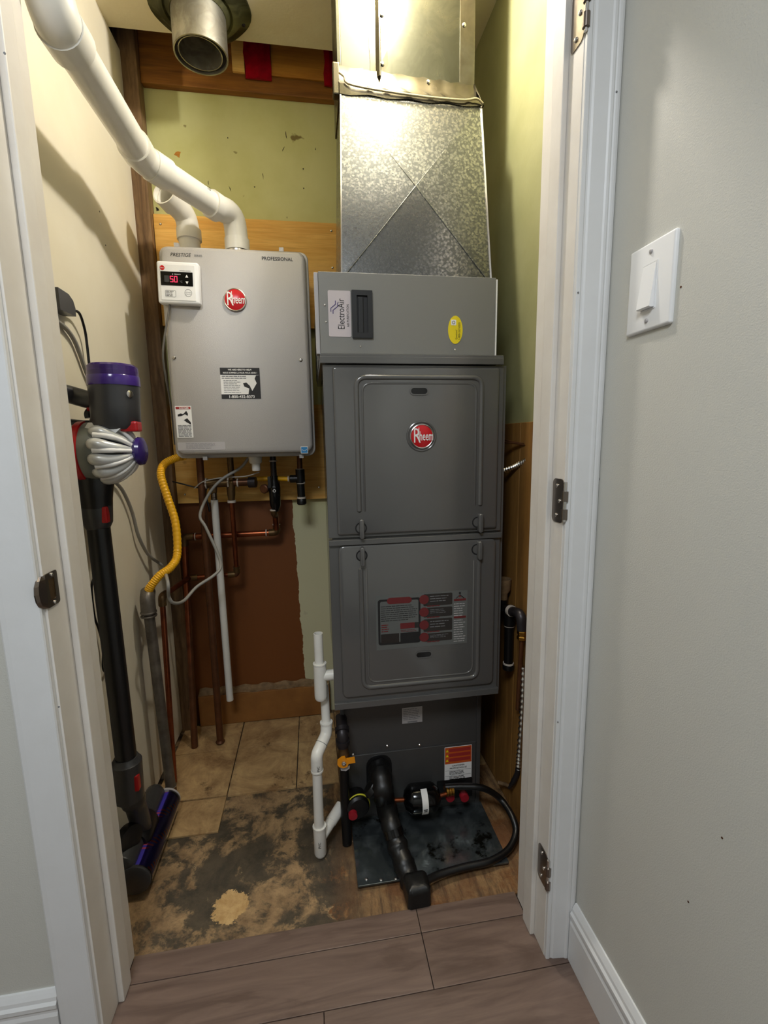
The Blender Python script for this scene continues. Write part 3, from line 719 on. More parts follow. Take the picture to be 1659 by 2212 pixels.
obj('caution_band', plate(B(), FF, .3205, .3505, .6165, .6215, .001, .0014, .0005), 'print_dark_red', lb)
obj('caution_band', plate(B(), FF, .3205, .3505, .573, .578, .001, .0014, .0005), 'print_dark_red', lb)
bm = B(); tube(bm, [FF.p(.3255, .6225, .001), FF.p(.335, .6315, .001), FF.p(.3455, .6225, .001)], .0012, 6)
bm2 = obj('emblem', bm, 'print_black', lb)
obj('emblem_head', lathe(B(), [(.0026, 0), (.0026, .0006)], FF.p(.335, .6355, .001), FF.n, 14), 'print_black', lb)
obj('emblem_heart', lathe(B(), [(.0022, 0), (.0022, .0006)], FF.p(.335, .6275, .0013), FF.n, 14), 'print_dark_red', lb)

# ------------------------------------------------------------------ electronic air cleaner above the furnace
YA = 1.030; FA = front(YA)
t = thing('air_cleaner', (.22, 1.25, 1.1805), 'grey air cleaner box with black pull handle, between furnace and duct', 'air cleaner')
obj('casing', box(B(), .0235, .4195, 1.036, 1.50, 1.1805, 1.3435, .001), 'galvanised_dull', t)
obj('front_panel', plate(B(), FA, .0275, .4145, 1.1815, 1.3450, -.0055, 0, .001, .001), 'cleaner_enamel', t)
obj('side_flange', box(B(), .0185, .0270, 1.0335, 1.06, 1.1815, 1.344, .0008), 'label_silver', t)
obj('edge_strip', box(B(), .4150, .4185, 1.030, 1.0355, 1.1815, 1.342, .0008), 'print_white', t)
lb = obj('maker_label', plate(B(), FA, .0460, .0935, 1.216, 1.3085, .0002, .0008, .003), 'label_lilac', t)
FAr = F((0, YA, 0), (1, 0, 0), (0, 0, 1))
letters('lettering', 'ElectroAir', FA, .0795, 1.2305, .0205, 'print_black', lb, rot=R(90), h=.0011, sx=.72)
letters('lettering', 'AIR PURIFICATION', FA, .0895, 1.2360, .0075, 'print_black', lb, rot=R(90), h=.0011, sx=.72)
for dx_, dz_ in ((0, 0), (.0045, -.004)):
    obj('wave_mark', tube(B(), [FA.p(.0515 + dx_, 1.266 + dz_, .0009), FA.p(.0515 + dx_, 1.273 + dz_, .0009), FA.p(.0565 + dx_, 1.277 + dz_, .0009), FA.p(.0615 + dx_, 1.281 + dz_, .0009), FA.p(.0615 + dx_, 1.288 + dz_, .0009)], .0009, 6), 'print_violet', lb)
hd = obj('handle', ring_plate(B(), FA, .0955, .1395, 1.2135, 1.3095, 0, .0055, .0105, .001, 1), 'black_plastic', t)
obj('handle_pocket', plate(B(), FA, .1040, .1310, 1.222, 1.301, .0002, .0010, .0005), 'print_black', hd)
obj('grip_bar', plate(B(), FA, .1095, .1195, 1.2235, 1.2965, .0008, .0050, .001, .001), 'black_plastic', hd)
bm = B(); pts = [(.3225 + .0165 * math.cos(q * math.pi / 20), 1.2345 + .0295 * math.sin(q * math.pi / 20)) for q in range(40)]
ov = obj('oval_sticker', poly(bm, FA, pts, .0002, .0009), 'label_yellow', t)
letters('lettering', '1-800-267-8305', FA, .3335, 1.2135, .0068, 'print_black', ov, rot=R(90), h=.0012, sx=.85)
letters('lettering', 'Questions?', FA, .3265, 1.2140, .0058, 'print_black', ov, rot=R(90), h=.0012, sx=.8)
ph = obj('phone_square', plate(B(), FA, .3125, .3240, 1.2440, 1.2555, .0009, .0012, .0015), 'print_white', ov)
obj('phone_mark', torus(B(), FA.p(.3182, 1.2498, .0012), FA.n, .0030, .0007, 16, 6), 'print_grey', ph)
for a, b in ((.0395, 1.2790), (.0410, 1.2455), (.1125, 1.1975), (.3225, 1.1925)): screw('screw', FA.p(a, b), FA.n, .0022, t, 'chrome')

# ------------------------------------------------------------------ supply duct: tapered transition, taped joint, upper duct
t = thing('supply_duct', (.25, 1.25, 1.346), 'shiny galvanised sheet metal supply duct rising from air cleaner to ceiling', 'duct')
ya, yb_ = 1.058, 1.128; zt1 = 1.742; zb1 = 1.346
xa0, xa1, xb0, xb1 = .0785, .4130, .0925, .4090; YB = 1.29
cxm, cym, czm = (0.2479, 1.0855, 1.5454)
bm = B()
Q = [bm.verts.new(p) for p in ((xa0, ya, zb1), (xa1, ya, zb1), (xb1, yb_, zt1), (xb0, yb_, zt1), (cxm, cym, czm), (xa0 + .0, YB, zb1), (xa1, YB, zb1), (xb1, YB, zt1), (xb0, YB, zt1))]
for f in ((0, 1, 4), (1, 2, 4), (2, 3, 4), (3, 0, 4), (1, 6, 7, 2), (5, 0, 3, 8), (6, 5, 8, 7), (5, 6, 1, 0), (3, 2, 7, 8)): bm.faces.new([Q[i] for i in f])
obj('tapered_section', bm, 'galvanised', t)
for e_ in ((xa0 + .012, ya - .0002, zb1 + .008), (xa1 - .012, ya - .0002, zb1 + .008), (xb1 - .010, yb_ - .0004, zt1 - .012), (xb0 + .010, yb_ - .0004, zt1 - .012)):
    obj('cross_crease', tube(B(), [e_, (cxm, cym - .0004, czm)], .0009, 6), 'galvanised', t)
obj('corner_seam', loft(B(), [[(x - .0015, y - .0015, z), (x + .002, y - .0025, z), (x + .0028, y + .006, z), (x - .0006, y + .006, z)] for x, y, z in ((xa1, ya, zb1 + .0005), (xb1, yb_, zt1))]), 'chrome', t)
obj('corner_seam', loft(B(), [[(x + .0015, y - .0012, z), (x - .0015, y - .0012, z), (x - .0018, y + .006, z), (x + .0006, y + .006, z)] for x, y, z in ((xa0, ya, zb1 + .0005), (xb0, yb_, zt1))]), 'chrome', t)
xu0, xu1, yu = .0890, .3955, 1.142
obj('upper_section', box(B(), xu0, xu1, yu, YB, 1.7425, 2.0895, .0012), 'galvanised_dull', t)
obj('left_corner_strip', box(B(), xu0 - .0015, xu0 + .007, yu - .0025, yu + .02, 1.755, 2.0895, .001), 'galvanised_dull', t)
obj('side_plate', box(B(), .0965, .1600, yu - .0012, yu + .001, 1.79, 2.0895, .0004), 'duct_yellow_reflection', t)
bm = B(); L = []
for k in range(12):
    z = 1.785 + k * .0277; wv_ = .0012 * math.sin(k * 1.9)
    L.append([(.1585 + wv_, yu - .0004, z), (.1590 + wv_, yu - .0025, z), (.172, yu - .0022 - abs(wv_) * .4, z), (.1795, yu - .0095, z), (.1815, yu - .0095, z), (.184, yu - .0022 - wv_ * .4, z), (.1990 + wv_, yu - .0024, z), (.1992 + wv_, yu - .0004, z)])
obj('standing_seam', loft(bm, L), 'foil_tape', t)
obj('right_strip', box(B(), .3625, .3975, yu - .0028, yu + .01, 1.775, 2.0895, .0008), 'foil_tape', t)
for a, b in ((.187, 1.905), (.372, 1.905), (.187, 1.812), (.29, 1.785)): screw('rivet', (a, yu - .0028 if b > 1.79 else 1.1375, b), (0, -1, 0), .0045, t, 'chrome')
bm = B(); L = []
cols = 26
for i in range(cols + 1):
    a = i / cols; wv_ = .0018 * math.sin(i * 1.7) + .001 * math.sin(i * 4.1)
    xt = .0855 + a * (.4010 - .0855); xb = .0905 + a * (.4120 - .0905); droop = .010 * a
    zlow = 1.738 - .002 * math.sin(i * .9)
    L.append([(xt, yu - .003 - abs(wv_) * .6, 1.800 - .012 * a + wv_), (xt, yu - .0058 + wv_, 1.775 - droop), (xb, yb_ - .0040 - wv_ * .4, 1.757 - droop), (xb, yb_ - .0030, zlow), (xb, yb_ - .001, zlow), (xt, yu + .002, 1.795 - .012 * a)])
obj('joint_tape', loft(bm, L), 'foil_tape', t, True)
obj('tape_fold', tube(B(), sm([(.0905, yb_ - .006, 1.775), (.100, yb_ - .010, 1.766), (.118, yb_ - .009, 1.752), (.25, yb_ - .0085, 1.744), (.36, yb_ - .0095, 1.743), (.395, yb_ - .010, 1.748), (.4115, yb_ - .008, 1.741)], 5), .0024, 8), 'foil_edge', t, True)
obj('tape_wrap', box(B(), .0765, .0915, 1.1285, 1.150, 1.738, 1.800, .003), 'foil_tape', t)
obj('tape_wrap', loft(B(), [[(.396, 1.136, 1.79), (.413, 1.124, 1.742), (.413, 1.20, 1.742), (.396, 1.20, 1.79)], [(.400, 1.138, 1.788), (.417, 1.128, 1.742), (.417, 1.20, 1.742), (.400, 1.20, 1.788)]]), 'foil_tape', t)

# ------------------------------------------------------------------ evaporator cabinet below the furnace
YC = 1.092; FCo = front(YC)
t = thing('coil_cabinet', (.24, 1.28, .001), 'dark grey coil cabinet carrying the furnace, with two stickers', 'cabinet')
obj('body', box(B(), .0455, .4185, YC, 1.49, .001, .3655, .0015), 'coil_enamel', t)
obj('edge_fold', box(B(), .4085, .4195, YC - .0045, YC + .0005, .002, .365, .001), 'coil_enamel', t)
obj('edge_fold', box(B(), .0450, .0550, YC - .0045, YC + .0005, .002, .365, .001), 'coil_enamel', t)
obj('service_panel', plate(B(), FCo, .0565, .4070, .012, .190, .0002, .0035, .001, .001), 'coil_enamel', t)
lb = obj('rating_sticker', plate(B(), FCo, .2055, .2595, .2640, .3085, .0004, .0011, .0006), 'label_silver', t)
print_lines('fine_print', FCo, .2085, .2565, .272, .3055, 7, 'print_grey', lb, .0013, .35, 51)
obj('sticker_band', plate(B(), FCo, .220, .246, .2655, .2690, .001, .0013, .0003), 'print_grey', lb)
lb = obj('hazard_sticker', plate(B(), FCo, .3195, .3955, .0640, .1830, .0038, .0044, .0015), 'print_white', t)
obj('sticker_band', plate(B(), FCo, .3205, .3945, .1335, .1818, .0044, .0048, .001), 'print_orange', lb)
for k, s_ in enumerate(('EXPLOSION HAZARD', 'FIRE HAZARD', 'SHOCK HAZARD')):
    obj('sticker_stripe', plate(B(), FCo, .332, .3915, .1685 - .0142 * k, .1780 - .0142 * k, .0047, .005, .0005), 'print_red', lb)
    obj('hazard_mark', poly(B(), FCo, [(.3225, .1690 - .0142 * k), (.3305, .1690 - .0142 * k), (.3265, .1765 - .0142 * k)], .0047, .0051), 'label_yellow', lb)
letters('lettering', 'CALIFORNIA', FCo, .3575, .1250, .0062, 'print_black', lb, h=.005, align='CENTER', bold=.015)
letters('lettering', 'PROPOSITION 65', FCo, .3575, .1175, .0062, 'print_black', lb, h=.005, align='CENTER', bold=.015)
for k, (b0, b1) in enumerate(((.100, .1115), (.0850, .0960), (.0690, .0810))):
    print_lines('fine_print', FCo, .333, .382, b0, b1, 3, 'print_black', lb, .005, .32, 60 + k)
    obj('rule_line', plate(B(), FCo, .322, .393, b1 + .0012, b1 + .0018, .0044, .0048, .0001), 'print_grey', lb)
for a, b in ((.165, .205), (.252, .197), (.075, .192)): screw('screw', FCo.p(a, b, .0005), FCo.n, .0038, t, 'chrome')
cv_ = FCo.p(.132, .172, .0035)
obj('line_collar', plate(B(), FCo, .108, .176, .075, .185, .0036, .0046, .03, .0008), 'black_plastic', t)
gl = obj('line_grommet', plate(B(), FCo, .298, .398, .0285, .0860, .0036, .0050, .004), 'black_plastic', t)

# ------------------------------------------------------------------ sheet under the cabinet, lines, drier
t = tag(obj('floor_sheet', plate(B(), F((0, 0, 0), (1, 0, 0), (0, 1, 0)), .064, .424, .901, 1.091, .0005, .0045, .002, .0008), 'floor_sheet'), 'oil-stained reflective sheet of metal on the floor before the coil cabinet', 'metal sheet')
for a, b in ((.085, .915), (.118, .908), (.152, .905)): screw('screw', (a, b, .0045), (0, 0, 1), .004, t, 'chrome')

t = thing('suction_line', (.19, .86, .001), 'thick lumpy black insulated pipe bending from coil cabinet down to floor', 'pipe')
P = sm([(.142, 1.084, .148), (.142, 1.052, .150), (.143, 1.028, .128), (0.1515, 1.0460, 0.0777), (0.1541, 0.9900, 0.0746), (0.1645, 0.9550, 0.0422), (0.1765, 0.9150, 0.0179), (0.1877, 0.8820, 0.0021), (0.1969, 0.8620, -0.0028)], 6)
rnd = random.Random(5); rs = []
for i in range(len(P)):
    s = i / (len(P) - 1); rs.append(.0275 * (1 - .26 * s if s < .6 else .845) * (1 + .08 * math.sin(i * 1.3) + rnd.uniform(-.05, .05)))
rs[-1] = .030; rs[-2] = .030; rs[-3] = .028; rs[-4] = .026
bm = tube(B(), P, rs, 18); rn_ = random.Random(3)
for v in bm.verts: v.co += V((rn_.uniform(-1, 1), rn_.uniform(-1, 1), rn_.uniform(-1, 1))) * .0012
obj('insulation', bm, 'black_insulation', t, True)
obj('tape_lump', lathe(B(), [(.004, -.016), (.022, -.012), (.028, 0), (.022, .012), (.004, .017)], (.120, 1.045, .128), (.7, -.2, -.6), 14), 'black_insulation', t, True)
obj('tape_wrap', tube(B(), [P[26], P[28]], [.0245, .0250], 16), 'black_gloss', t, True)
bm = plate(B(), F((.190, .860, 0), (1, .05, 0), (-.05, 1, 0)), -.027, .028, -.028, .026, .0008, .046, .012, .014)
for v in bm.verts: v.co += V((rn_.uniform(-1, 1), rn_.uniform(-1, 1), 0)) * .0012
obj('floor_cuff', bm, 'black_insulation', t, True)

hose = sm([(0.3114, 1.0520, 0.0950), (0.3570, 1.0450, 0.0969), (0.4104, 1.0350, 0.0919), (0.4564, 1.0300, 0.0567), (0.4695, 0.9835, 0.0400), (0.4658, 0.9577, 0.0220), (0.4329, 0.9266, 0.0120), (0.3792, 0.9042, 0.0120), (0.3149, 0.8989, 0.0125), (0.2509, 0.8887, 0.0150), (0.2120, 0.8717, 0.0220), (0.1895, 0.8562, 0.0300)], 7)
t = tag(obj('rubber_hose', tube(B(), hose, .0082, 14), 'black_rubber', None, True), 'black rubber hose looping over the floor from brass fitting to the thick pipe', 'hose')

t = thing('filter_drier', (.25, 1.045, .045), 'small black drum filter drier with white tag lying against coil cabinet', 'filter drier')
dc = V((.247, 1.047, .078))
obj('drum', lathe(B(), [(.010, -.048), (.022, -.044), (.033, -.033), (.036, -.026), (.036, .026), (.033, .033), (.022, .044), (.010, .048)], dc, (1, 0, -.03), 32), 'black_gloss', t, True)
bm = B(); L = []
for i in range(13):
    a = R(-38 + i * 9.2); L.append([dc + V((x_, -math.cos(a) * rr, math.sin(a) * rr)) for x_, rr in ((-.0065, .0363), (.0095, .0363), (.0095, .0372), (-.0065, .0372))])
tg = obj('tag', loft(bm, L), 'print_white', t, True)
FD = F(dc + V((0, -.0375, 0)), (1, 0, 0), (0, 0, 1))
obj('tag_print', plate(B(), FD, -.004, .006, -.004, -.0015, 0, .0004, .0002), 'print_black', tg)
obj('tag_print', plate(B(), FD, -.003, .0055, -.0085, -.007, -.0008, 0, .0002), 'print_black', tg)
obj('copper_stub', tube(B(), [dc + V((-.046, 0, .0015)), dc + V((-.078, .002, .003))], .0055, 12), 'copper', t, True)
obj('copper_stub', tube(B(), [dc + V((.046, 0, -.001)), dc + V((.066, 0, .002)), dc + V((.074, .004, .003))], .0055, 12), 'copper', t, True)
t = thing('brass_fitting', (.325, 1.048, .07), 'ribbed brass hose fitting above the left red cap', 'fitting')
bm = lathe(B(), [(.0110, 0), (.0122, .001), (.0122, .005), (.0098, .006), (.0098, .008), (.0122, .009), (.0122, .013), (.0098, .014), (.0118, .015), (.0118, .021)], (.3105, 1.046, .0880), (1, 0, 0), 18)
obj('hex_nut', bm, 'brass', t, True)
for nm, a, b, l in (('left', .3245, .0640, 'red plastic cap on the coil cabinet, below the brass fitting'), ('right', .3640, .0580, 'red plastic cap on the coil cabinet, right of the brass fitting')):
    t = thing('service_port', (a, 1.06, b - .01), l, 'port')
    obj('cap', lathe(B(), [(.0118, 0), (.0118, .012), (.0108, .0145), (.0001, .0148)], (a, 1.062, b), (0, -1, 0), 24), 'red_cap', t, True)
    obj('port', lathe(B(), [(.0085, 0), (.0085, .028)], (a, 1.0885, b), (0, -1, 0), 20), 'copper_dull', t, True)

# yellow-taped drain plug left of the suction line
t = thing('drain_plug', (.098, 1.07, .04), 'round black drain stub with yellow tape and red cap beside the valve pipe', 'drain stub')
dpt = V((0.0793, 1.0500, 0.0812))
obj('stub', lathe(B(), [(.029, -.028), (.029, .012), (.024, .018), (.0001, .019)], dpt, (.15, -1, .1), 24), 'black_rubber', t, True)
obj('tape_ring', torus(B(), dpt + V((.002, -.004, 0)), (.15, -1, .1), .0285, .0026, 28), 'yellow_tape', t, True)
obj('cap', lathe(B(), [(.011, 0), (.011, .010), (.0001, .011)], V((0.0656, 1.0300, 0.0757)), (0, -1, 0), 20), 'red_cap', t, True)

# ------------------------------------------------------------------ gas pipe with orange ball valve
gx, gy = .048, 1.046
t = thing('gas_valve_pipe', (gx, gy, .0), 'black vertical gas pipe with orange lever valve left of coil cabinet', 'gas pipe')
obj('pipe', tube(B(), [(gx + .001, gy - .018, -.007), (gx, gy, .060), (gx, gy, .245)], .0118, 18), 'black_pipe', t, True)
zv = (0.0491, 1.0460, 0.2236)[2]
obj('valve_body', lathe(B(), [(.011, 0), (.0125, .002), (.0125, .012), (.0155, .018), (.0155, .038), (.0125, .044), (.0125, .056), (.010, .058)], (gx, gy, zv - .028), (0, 0, 1), 20), 'brass_dull', t, True)
FV = F((gx, gy - .0155, zv), (1, 0, 0), (0, 0, 1))
hv = obj('lever', poly(B(), FV, [(-.0165, -.004), (-.0155, .005), (-.006, .0125), (.002, .0135), (.006, .0065), (.026, .0080), (.0275, -.0045), (.011, -.0055), (.007, -.0135), (-.003, -.0155), (-.0125, -.011)], 0, .0065), 'valve_orange', t)
obj('lever_nut', lathe(B(), [(.0058, 0), (.0058, .004), (.003, .005), (.003, .003)], FV.p(-.001, -.001, .0065), FV.n, 6), 'chrome', hv)
obj('paper_tag', poly(B(), FV, [(-.010, -.016), (.014, -.016), (.013, -.024), (.004, -.030), (-.008, -.027)], -.003, -.001), 'label_silver', t)
zk = (0.0441, 1.0460, 0.2858)[2]
obj('elbow', tube(B(), fil([(gx - .001, gy, zv + .028), (gx - .001, gy, zk), (gx - .001, gy + .05, zk + .012)], .015, 6), .0145, 18), 'iron_dark', t, True)
obj('elbow_band', lathe(B(), [(.0175, 0), (.0175, .010)], (gx - .001, gy, zk - .026), (0, 0, 1), 18), 'iron_dark', t, True)
obj('elbow_band', lathe(B(), [(.0175, 0), (.0175, .010)], (gx - .001, gy + .004, zk + .002), (0, .8, .5), 18), 'iron_dark', t, True)

# ------------------------------------------------------------------ white condensate drain left of the furnace
Yp = 1.046
t = thing('condensate_drain', (-.008, Yp, -.004), 'white plastic drain standpipe zigzagging down left of the furnace', 'drain pipe')
def AP(px, py): return None
D = dict(top=(-0.0022, 1.0460, 0.5507), a=(-0.0020, 1.0460, 0.4691), b=(-0.0018, 1.0460, 0.4761), t0=(-0.0037, 1.0460, 0.3954))
P0, P1 = V(D['top']), V(D['a'])
obj('standpipe', tube(B(), [P0, V((P0.x, Yp, P1.z - .01))], .0108, 22, hollow=.0018), 'pvc_white', t, True)
tx_ = P0.x + .001; zt_ = (-0.0029, 1.0460, 0.4762)[2]; zb_ = (0.0003, 1.0460, 0.3829)[2]
obj('tee_body', lathe(B(), [(.0125, 0), (.0148, .004), (.0153, .010), (.0150, zt_ - zb_ - .004), (.0160, zt_ - zb_ - .003), (.0160, zt_ - zb_), (.0112, zt_ - zb_)], (tx_, Yp, zb_), (0, 0, 1), 24), 'pvc_white', t, True)
za = (0.0212, 1.0460, 0.4431)[2]
obj('tee_arm', tube(B(), [(tx_, Yp, za), (.0335, Yp, za)], .0128, 20), 'pvc_white', t, True)
obj('arm_rim', tube(B(), [(.0300, Yp, za), (.0345, Yp, za)], .0150, 20), 'pvc_white', t, True)
xb2 = V((0.0077, 1.0560, 0.3333))
obj('back_pipe', tube(B(), [V((0.0073, 1.0660, 0.4096)), V((0.0086, 1.0560, 0.3294)), V((0.0085, 1.0500, 0.2999))], .0108, 20), 'pvc_white', t, True)
c1, c2, c3, c4 = V((0.0091, 1.0500, 0.3159)), V((0.0080, 1.0420, 0.2929)), V((-0.0169, 1.0060, 0.2665)), V((-0.0173, 1.0060, 0.2277))
obj('offset_elbow', tube(B(), fil([c1, c2, c2 + (c3 - c2) * .52], .010), .0140, 22), 'pvc_white', t, True)
obj('offset_elbow', tube(B(), fil([c2 + (c3 - c2) * .50, c3, c4], .010), .0142, 22), 'pvc_white', t, True)
obj('elbow_rim', tube(B(), [c1 + V((0, 0, -.001)), c1 + V((0, 0, .004))], .0155, 22), 'pvc_white', t, True)
cm = c2 + (c3 - c2) * .5; dd_ = (c3 - c2).normalized()
obj('joint_gap', tube(B(), [cm - dd_ * .0006, cm + dd_ * .0006], .0146, 22), 'pvc_mark', t, True)
obj('elbow_rim', tube(B(), [c4, c4 + V((0, 0, -.004))], .0150, 22), 'pvc_white', t, True)
b1 = V((-0.0185, 1.0060, 0.0809)); b2 = V((b1.x + .001, 1.006, .012))
obj('lower_pipe', tube(B(), [c4, b1 + V((0, 0, -.01))], .0118, 22), 'pvc_white', t, True)
obj('wye_body', lathe(B(), [(.009, 0), (.0125, .003), (.0152, .010), (.0152, b1.z - b2.z + .010), (.0165, b1.z - b2.z + .011), (.0165, b1.z - b2.z + .015), (.012, b1.z - b2.z + .015)], (b2.x, b2.y, -.007), (0, 0, 1), 24), 'pvc_white', t, True)
w1 = V((b2.x, 1.006, .040)); w2 = V((0.0391, 1.0740, 0.0625))
obj('wye_arm', tube(B(), [w1, w1 + (w2 - w1) * .55], .0130, 20), 'pvc_white', t, True)
obj('wye_socket', tube(B(), [w1 + (w2 - w1) * .50, w2], [.0142, .0150], 20), 'pvc_white', t, True)
letters('print_mark', 'PVC', F((b2.x, 1.006 - .0153, 0), (0, 0, 1), (-1, 0, 0)), .028, -.002, .009, 'print_black', t, h=.0008)
letters('print_mark', 'PVC', F((c4.x, 1.006 - .0143, 0), (0, 0, 1), (-1, 0, 0)), c4.z + .004, -.006, .008, 'print_black', t, h=.0008)

# ------------------------------------------------------------------ piping under the heater
def run(name, label, cat, pts, r, m, fr=.014, base=None, n=14, group=None):
    t = thing(name, base or tuple(V(pts[-1])), label, cat, group)
    obj('pipe', tube(B(), fil(pts, fr, 6), r, n), m, t, True); return t
def sleeve(t, nm, a, b, r, m, n=16): return obj(nm, tube(B(), [a, b], r, n), m, t, True)
Yw = 1.545
# relief drain: brass valve, short galvanised nipple, long white pipe
t = thing('relief_drain', (-0.3035, 1.5000, 0.1446), 'long thin white plastic drain pipe hanging under the heater’s brass valve', 'pipe')
a, b = V((-0.3066, 1.5000, 0.8210)), V((-0.3035, 1.5000, 0.1446))
obj('white_pipe', tube(B(), [a, b], .0112, 18), 'pvc_white', t, True)
obj('nipple', lathe(B(), [(.0092, 0), (.0092, .003), (.0102, .004), (.0092, .005), (.0092, .009), (.0102, .010), (.0092, .011), (.0092, .024)], a - V((0, 0, .002)), (0, 0, 1), 16), 'dark_nickel', t, True)
obj('valve_outlet', lathe(B(), [(.0085, 0), (.011, .004), (.0125, .022), (.010, .026)], a + V((-.001, 0, .020)), (0, 0, 1), 8), 'brass_dull', t)
# brass tee run with taped joints
ty = a.z + .052
t = thing('brass_tee_run', (a.x, 1.50, ty - .02), 'horizontal dark brass tee fittings with white joint tape under heater', 'fitting')
obj('tee', tube(B(), [(a.x - .022, 1.50, ty), (a.x + .060, 1.50, ty + .001)], .0135, 18), 'brass_dull', t, True)
obj('tee', tube(B(), [(a.x + .062, 1.50, ty + .001), (a.x + .112, 1.50, ty + .001)], .0120, 18), 'copper_dull', t, True)
for dx_, r_ in ((-.022, .0175), (.044, .0165), (.072, .0145)):
    obj('joint_tape', tube(B(), [(a.x + dx_, 1.50, ty), (a.x + dx_ + .0045, 1.50, ty)], r_, 20), 'solder_white', t, True)
obj('valve_stem', tube(B(), [(a.x + .108, 1.50, ty), (a.x + .130, 1.496, ty)], .017, 16), 'iron_dark', t, True)
hx = V((-0.2546, 1.5000, 0.8264)).x
obj('riser', tube(B(), [(hx + .004, 1.50, ty), (hx + .004, 1.50, .956)], .0095, 14), 'brass_dull', t, True)
obj('riser', tube(B(), [(hx + .001, 1.50, ty), (hx, 1.50, ty - .035), (hx, 1.50, ty - .055)], [.0135, .0125, .0095], 14), 'brass_dull', t, True)
sleeve(t, 'joint_tape', (hx, 1.50, ty - .062), (hx, 1.50, ty - .055), .0130, 'solder_white')
# hot line: down, elbow left, across, forward elbow, down to the floor
h0 = V((hx, 1.50, ty - .061)); h1 = V((-0.2594, 1.5350, 0.5684)); h2 = V((-0.4109, 1.5350, 0.5638)); h3 = V((-0.4315, 1.3300, 0.5743)); h4 = V((-0.4417, 1.3180, 0.0055))
t = thing('copper_pipe', tuple(h4), 'copper pipe from middle heater fitting, elbowing left, then down beside the iron pipe', 'pipe')
obj('pipe', tube(B(), fil([h0, h1, h2, h3, h4], .016, 6), [.0062] * 0 or .0078, 14), 'copper', t, True)
for p, q in ((h1, (h1 - h0)), (h1, (h1 - h2)), (h2, (h2 - h1)), (h3, (h3 - h4))):
    u = q.normalized()
    obj('elbow_socket', tube(B(), [p - u * .028, p - u * .006], .0102, 14), 'brass_dull', t, True)
obj('elbow', tube(B(), fil([h1 + V((0, 0, .018)), h1, h1 + (h2 - h1).normalized() * .018], .014), .0098, 14), 'copper_dull', t, True)
obj('elbow', tube(B(), fil([h3 + (h2 - h3).normalized() * .024, h3, h3 + (h4 - h3).normalized() * .026], .018), .0110, 14), 'brass_dull', t, True)
obj('solder_ring', tube(B(), [h1 + V((0, 0, .018)), h1 + V((0, 0, .021))], .0108, 14), 'solder_white', t, True)
# cold line from the black valve
v0 = V((-0.1269, 1.5450, 0.7780)); v1 = V((-0.1266, 1.5660, 0.6961)); v2 = V((-0.4170, 1.5660, 0.6944)); v3 = V((-0.4231, 1.4800, -0.0103)); v2b = V((v3.x, 1.485, v2.z))
t = thing('copper_pipe', tuple(v3), 'dark copper pipe from black valve, running left across brown paint, then down the corner', 'pipe')
v2 = V((v3.x, 1.566, v2.z))
obj('pipe', tube(B(), fil([v0, v1, v2, v3], .016, 6), .0098, 14), 'copper', t, True)
obj('lower_pipe', tube(B(), [v2 + V((0, -.004, -.05)), v3], .0108, 14), 'copper_dull', t, True)
obj('elbow', tube(B(), fil([v1 + V((0, 0, .024)), v1, v1 + V((-.026, 0, 0))], .018), .0122, 16), 'brass_dull', t, True)
obj('elbow', tube(B(), fil([v2 + V((.03, 0, 0)), v2, v2 + V((0, -.002, -.03))], .018), .0122, 16), 'brass_dull', t, True)
for p, u in ((v1 + V((-.036, 0, 0)), V((1, 0, 0))), (v2 + V((.034, 0, 0)), V((1, 0, 0))), (v1 + V((0, 0, .026)), V((0, 0, 1)))):
    obj('solder_ring', tube(B(), [p, p + u * .003], .0128, 16), 'solder_white', t, True)
# isolation valve
vb = V((-0.1212, 1.5000, 0.8513))
t = thing('shutoff_valve', (vb.x, 1.50, v0.z), 'black shutoff valve with round emblem hanging under the heater', 'valve')
top = .956
obj('riser', tube(B(), [(vb.x, 1.50, vb.z + .02), (vb.x, 1.50, top)], .0095, 14), 'iron_dark', t, True)
sleeve(t, 'joint_tape', (vb.x, 1.50, top - .020), (vb.x, 1.50, top - .016), .0122, 'solder_white')
obj('body', lathe(B(), [(.0095, v0.z - vb.z - .0), (.0125, v0.z - vb.z + .008), (.0170, v0.z - vb.z + .020), (.0185, 0), (.0170, .020), (.0120, .030), (.0120, .040)], (vb.x, 1.50, vb.z), (0, 0, 1), 20), 'black_gloss', t, True)
sleeve(t, 'joint_tape', v0 + V((0, -.045, .002)), v0 + V((0, -.045, .006)), .0125, 'solder_white')
obj('outlet', tube(B(), sm([v0 + V((0, -.045, .003)), v0 + V((0, -.040, -.010)), v0 + V((0, -.008, -.016)), v0 + V((0, 0, -.022))], 4), .0098, 14), 'brass_dull', t, True)
FVb = front(1.4815)
obj('emblem', torus(B(), (vb.x + .0005, 1.4812, vb.z - .006), (0, -1, 0), .0040, .0010, 20, 6), 'print_white', t, True)
letters('lettering', 'IPS', FVb, vb.x, vb.z + .004, .0075, 'print_grey', t, h=.0008, align='CENTER')
obj('drain_arm', tube(B(), [(vb.x - .008, 1.498, vb.z + .004), (vb.x - .024, 1.490, vb.z + .002)], .0080, 12), 'iron_dark', t, True)
obj('drain_cap', lathe(B(), [(.0125, 0), (.0145, .003), (.0145, .012), (.0115, .015)], (vb.x - .027, 1.500, vb.z + .001), (-.5, -1, -.1), 14), 'copper_dull', t, True)
obj('lever', plate(B(), F((0, 1.478, 0), (1, 0, 0), (0, 0, 1)), vb.x - .018, vb.x - .008, vb.z + .004, vb.z + .040, 0, .003, .003, .001), 'black_plastic', t)
